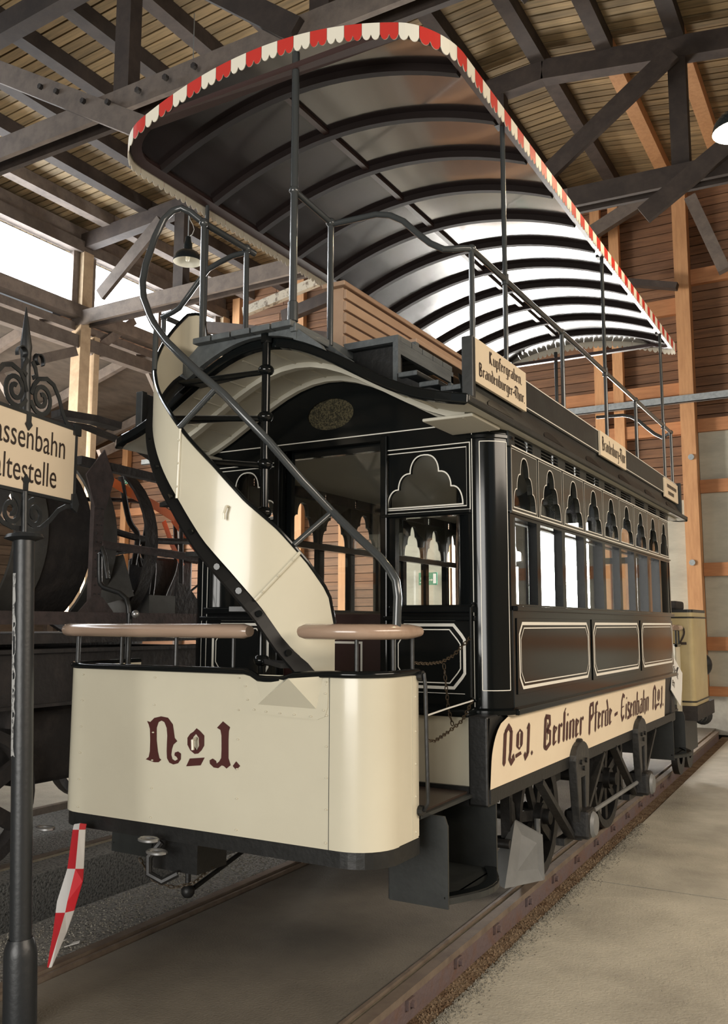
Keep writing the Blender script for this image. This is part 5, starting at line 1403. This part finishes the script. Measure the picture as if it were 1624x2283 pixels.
# notice sheet tied to the rear of the tram
ns = thing('notice_sheet', (-1.60, 8.36, .82), 'white notice sheet tied at the rear corner of the tram', 'notice')
ro = math.radians(28)
def nf(u, v, d): return (-1.595 + d + .05*u, 8.36 + (u*math.cos(ro) - v*math.sin(ro)*-1)*1.0, 1.00 + (v*math.cos(ro) - u*math.sin(ro)))
MB().plate([(-.17, -.16), (.17, -.16), (.19, .0), (.17, .16), (-.17, .16)], [], nf, .004).build('sheet', 'paper', ns)
for (t_, z_) in (('nicht', .03), ('en', -.10)):
    text_mesh(MB(), t_, lambda u, v, d: nf(u, v, .006), .115, -.155, z_, .8).build('lettering', 'letterb', ns, fix=False)
MB().tube([(-1.585, 8.40, 1.12), (-1.60, 8.36, 1.05), (-1.60, 8.30, 1.10)], .006, 6).build('string', 'rustdark', ns)

# ================================================================== DERELICT WAGON ON THE NEXT TRACK
wag = thing('derelict_boiler_wagon', (-5.4, 4.6, 0), 'derelict rusty wagon with open boiler drum and bent pipes', 'wagon')
Wq = lambda mb, name, mt, parent=None, **k: mb.build(name, mt, parent or wag, **k)
XW = -4.72
for xx in (XW, -6.10):
    Wq(MB().box((xx - .05, 1.0, .98), (xx + .05, 6.3, 1.33)), 'frame_girder', 'rustdark')
    Wq(MB().box((xx - .09, 1.0, 1.31), (xx + .09, 6.3, 1.335)), 'girder_flange', 'rustdark')
    Wq(MB().box((xx - .09, 1.0, .97), (xx + .09, 6.3, .99)), 'girder_flange', 'rustdark')
Wq(MB().box((-6.2, 1.0, 1.37), (-4.62, 6.3, 1.43)), 'deck_plate', 'rustdark')
Wq(MB().box((XW - .03, 1.0, 1.49), (XW + .05, 6.3, 1.575)), 'rusty_edge_beam', 'rust')
for yy in (1.4, 2.6, 3.8, 5.0, 6.1):
    Wq(MB().box((-6.1, yy, .85), (-4.7, yy + .12, 1.31)), 'cross_member', 'rustdark')
# spoked wheels
for yy in (3.62, 5.7):
    for xx in (-4.785, -6.02):
        w = Wq(MB().lathe((xx, yy, .44), [(.36, -.05), (.42, -.05), (.425, .05), (.36, .05), (.36, -.05)], 36, 'X'), 'wheel_rim', 'rustdark', smooth=True)
        Wq(MB().lathe((xx, yy, .44), [(.001, -.08), (.09, -.08), (.09, .08), (.001, .08)], 16, 'X'), 'wheel_hub', 'rustdark', w, smooth=True)
        for j in range(6):
            a = 2*math.pi*j/6 + .5
            Wq(MB().beam((xx, yy + .07*math.cos(a), .44 + .07*math.sin(a)), (xx, yy + .37*math.cos(a), .44 + .37*math.sin(a)), .09, .05, (1, 0, 0)), 'wheel_spoke', 'rustdark', w)
    Wq(MB().cyl((-6.1, yy, .44), (-4.7, yy, .44), .05, 12), 'axle', 'rustdark')
# open drum with sheet bands
dc = Vector((-5.50, 0, 2.10))
for (ya, yb, r0, mt, a0, a1) in ((1.2, 3.5, .64, 'rustdark', 0, 360), (3.5, 3.74, .68, 'lagging', -40, 250), (3.88, 4.15, .66, 'lagging', -60, 235), (4.15, 4.55, .65, 'rustdark', -60, 235), (4.55, 4.75, .69, 'lagging', -50, 215), (5.05, 5.17, .70, 'rustdark', -60, 260)):
    mb = MB()
    A0, A1 = math.radians(a0), math.radians(a1); n = 36
    mb.grid(n, 1, lambda a, b: (dc.x + r0*math.cos(A0 + (A1-A0)*a), ya + (yb-ya)*b, dc.z + r0*math.sin(A0 + (A1-A0)*a)))
    mb.grid(n, 1, lambda a, b: (dc.x + (r0-.02)*math.cos(A0 + (A1-A0)*a), ya + (yb-ya)*b, dc.z + (r0-.02)*math.sin(A0 + (A1-A0)*a)), flip=True)
    mb.grid(n, 1, lambda a, b: (dc.x + (r0-.02*b)*math.cos(A0 + (A1-A0)*a), ya, dc.z + (r0-.02*b)*math.sin(A0 + (A1-A0)*a)))
    mb.grid(n, 1, lambda a, b: (dc.x + (r0-.02*b)*math.cos(A0 + (A1-A0)*a), yb, dc.z + (r0-.02*b)*math.sin(A0 + (A1-A0)*a)))
    Wq(mb, 'drum_band', mt, smooth=True, fix=False)
Wq(MB().lathe((dc.x, 3.2, dc.z), [(.001, 0), (.52, .02), (.63, .10)], 32, 'Y'), 'drum_end', 'rustdark', smooth=True)
# torn lagging sheets
for (y, z, w, h, t) in ((4.78, 1.78, .22, .32, .25), (4.95, 1.72, .25, .25, -.3)):
    Wq(MB().beam((-4.95, y - w/2, z), (-4.9 + t*.3, y + w/2, z + t*.3), .02, h, (0, 0, 1)), 'torn_sheet', 'lagging')
# angle iron stanchions
def stanchion(y):
    st = Wq(MB().box((XW - .02, y - .045, 1.575), (XW + .02, y + .045, 2.55)), 'stanchion', 'rust')
    Wq(MB().plate([(y - .16, 1.575), (y + .16, 1.575), (y + .05, 1.68), (y - .05, 1.68)], [], lambda u, v, d: (XW + .02 + d, u, v), .012), 'gusset', 'rust', st)
    Wq(MB().plate([(y - .05, 2.30), (y + .05, 2.30), (y + .12, 2.52), (y + .02, 2.72), (y - .14, 2.52)], [], lambda u, v, d: (XW + .02 + d, u, v), .012), 'gusset', 'rust', st)
    mb = MB()
    for k in range(14):
        for dy in (-.022, .022):
            mb.lathe((XW + .022, y + dy, 1.70 + .06*k), [(.007, 0), (.005, .005), (.0005, .006)], 6, 'X')
    Wq(mb, 'rivets', 'rustdark', st, fix=False, kind='stuff')
stanchion(4.46)
Wq(MB().tube([(XW, 4.5, 2.05), (XW + .01, 5.2, 2.03), (XW, 5.9, 2.01)], .03, 8), 'side_rail', 'rust', smooth=True)
# bent cover strips and loose pipes
def pipe(pts, r, mt='rustdark', nm='bent_pipe'):
    pts = [Vector(p) for p in pts]; out = []
    P = [pts[0]] + pts + [pts[-1]]
    for i in range(1, len(P) - 2):
        for k in range(6):
            t = k/6
            out.append(.5*((2*P[i]) + (-P[i-1] + P[i+1])*t + (2*P[i-1] - 5*P[i] + 4*P[i+1] - P[i+2])*t*t + (-P[i-1] + 3*P[i] - 3*P[i+1] + P[i+2])*t**3))
    out.append(pts[-1])
    Wq(MB().tube(out, r, 8), nm, mt, smooth=True)
Wq(MB().tube([(-4.85, 3.9, 2.86), (-4.8, 4.4, 2.88), (-4.8, 4.9, 2.82), (-4.8, 5.3, 2.70), (-4.8, 5.5, 2.58)], 0, flat=(.010, .045)), 'cover_strip', 'rustdark')
Wq(MB().tube([(-4.75, 4.3, 2.62), (-4.75, 5.2, 2.60), (-4.75, 5.9, 2.55)], 0, flat=(.03, .03)), 'top_bar', 'rustdark')
Wq(MB().tube([(-5.0, 4.3, 2.98), (-4.95, 4.6, 2.99), (-4.9, 4.8, 2.97)], 0, flat=(.025, .06)), 'hatch', 'rustdark')
pipe([(-5.0, 4.6, 2.25), (-5.0, 5.2, 2.16), (-5.0, 5.9, 2.20), (-5.0, 6.5, 2.32)], .026)
pipe([(-5.1, 4.7, 2.42), (-5.05, 5.3, 2.46), (-5.05, 6.0, 2.36), (-5.0, 6.6, 2.38)], .016)
pipe([(-5.0, 4.95, 2.62), (-5.0, 5.05, 2.30), (-5.0, 5.15, 2.18), (-5.0, 5.12, 1.95)], .022)
pipe([(-5.1, 5.2, 2.60), (-5.1, 5.35, 2.35), (-5.1, 5.32, 2.05), (-5.1, 5.45, 1.98), (-5.1, 5.42, 1.62)], .020)
pipe([(-5.0, 5.65, 2.36), (-5.0, 5.68, 1.62)], .018, nm='standpipe')
pipe([(-5.2, 5.8, 2.36), (-5.2, 5.82, 2.0), (-5.2, 5.7, 1.75), (-5.15, 5.6, 1.62)], .020)
pipe([(-5.0, 6.05, 2.60), (-5.0, 6.2, 2.30), (-5.0, 6.1, 2.05)], .018)
pipe([(-5.3, 6.0, 2.5), (-5.3, 6.35, 2.15), (-5.3, 6.5, 1.9)], .030)
pipe([(-5.2, 5.1, 2.05), (-5.2, 5.5, 2.10), (-5.2, 6.1, 2.04)], .022)
pipe([(-5.1, 5.3, 1.95), (-5.1, 5.25, 2.12), (-5.1, 5.4, 2.12), (-5.1, 5.42, 1.9)], .016)
pipe([(-5.0, 5.3, 1.72), (-5.0, 5.6, 1.68), (-5.0, 5.95, 1.86)], .010)
Wq(MB().box((-5.5, 5.55, 1.6), (-5.2, 6.05, 2.05)), 'tank', 'rustdark', bevel=.03)
Wq(MB().box((-5.2, 5.25, 1.44), (-4.95, 5.55, 1.72)), 'torn_sheet', 'lagging')
Wq(MB().plate([(5.55, 1.44), (6.3, 1.44), (6.1, 1.55), (5.9, 1.66), (5.75, 1.8), (5.6, 1.84)], [], lambda u, v, d: (-5.0 + d, u, v), .02), 'torn_plate', 'rustdark')
Wq(MB().beam((-5.0, 5.4, 1.47), (-4.85, 6.5, 1.53), .12, .05), 'loose_board', 'greytimber')
Wq(MB().beam((-4.9, 5.5, 1.46), (-4.78, 6.6, 1.50), .10, .04), 'loose_board', 'greytimber')
# black underframe fittings that show as dark masses
Wq(MB().box((-5.2, 4.0, .45), (-4.85, 5.3, .95)), 'ash_box', 'rustdark', bevel=.03)
Wq(MB().box((-4.95, 4.35, .98), (-4.66, 5.0, 1.20)), 'tool_box', 'rustdark', bevel=.02)
# orange barrier tape tied about the wreck
def tape(pts, label, w=.035):
    mb = MB().tube([Vector(p) for p in pts], 0, flat=(w, .002))
    return mb.build('barrier_tape', 'tape', label=label, cat='tape', group='orange barrier tapes on the wagon')
tape([(-5.02, 4.72, 2.62), (-4.98, 5.05, 2.50), (-4.98, 5.3, 2.44), (-4.98, 5.55, 2.36)], 'orange barrier tape stretched from the stanchion across the bent pipes')
tape([(-5.05, 5.6, 2.36), (-5.05, 5.95, 2.10), (-5.05, 6.35, 1.92), (-5.05, 6.6, 1.75)], 'orange barrier tape running down to the right behind the pipes', .03)
tape([(-5.1, 5.55, 2.34), (-5.1, 5.66, 2.15), (-5.1, 5.8, 1.98)], 'short orange barrier tape hanging down from the knot', .025)
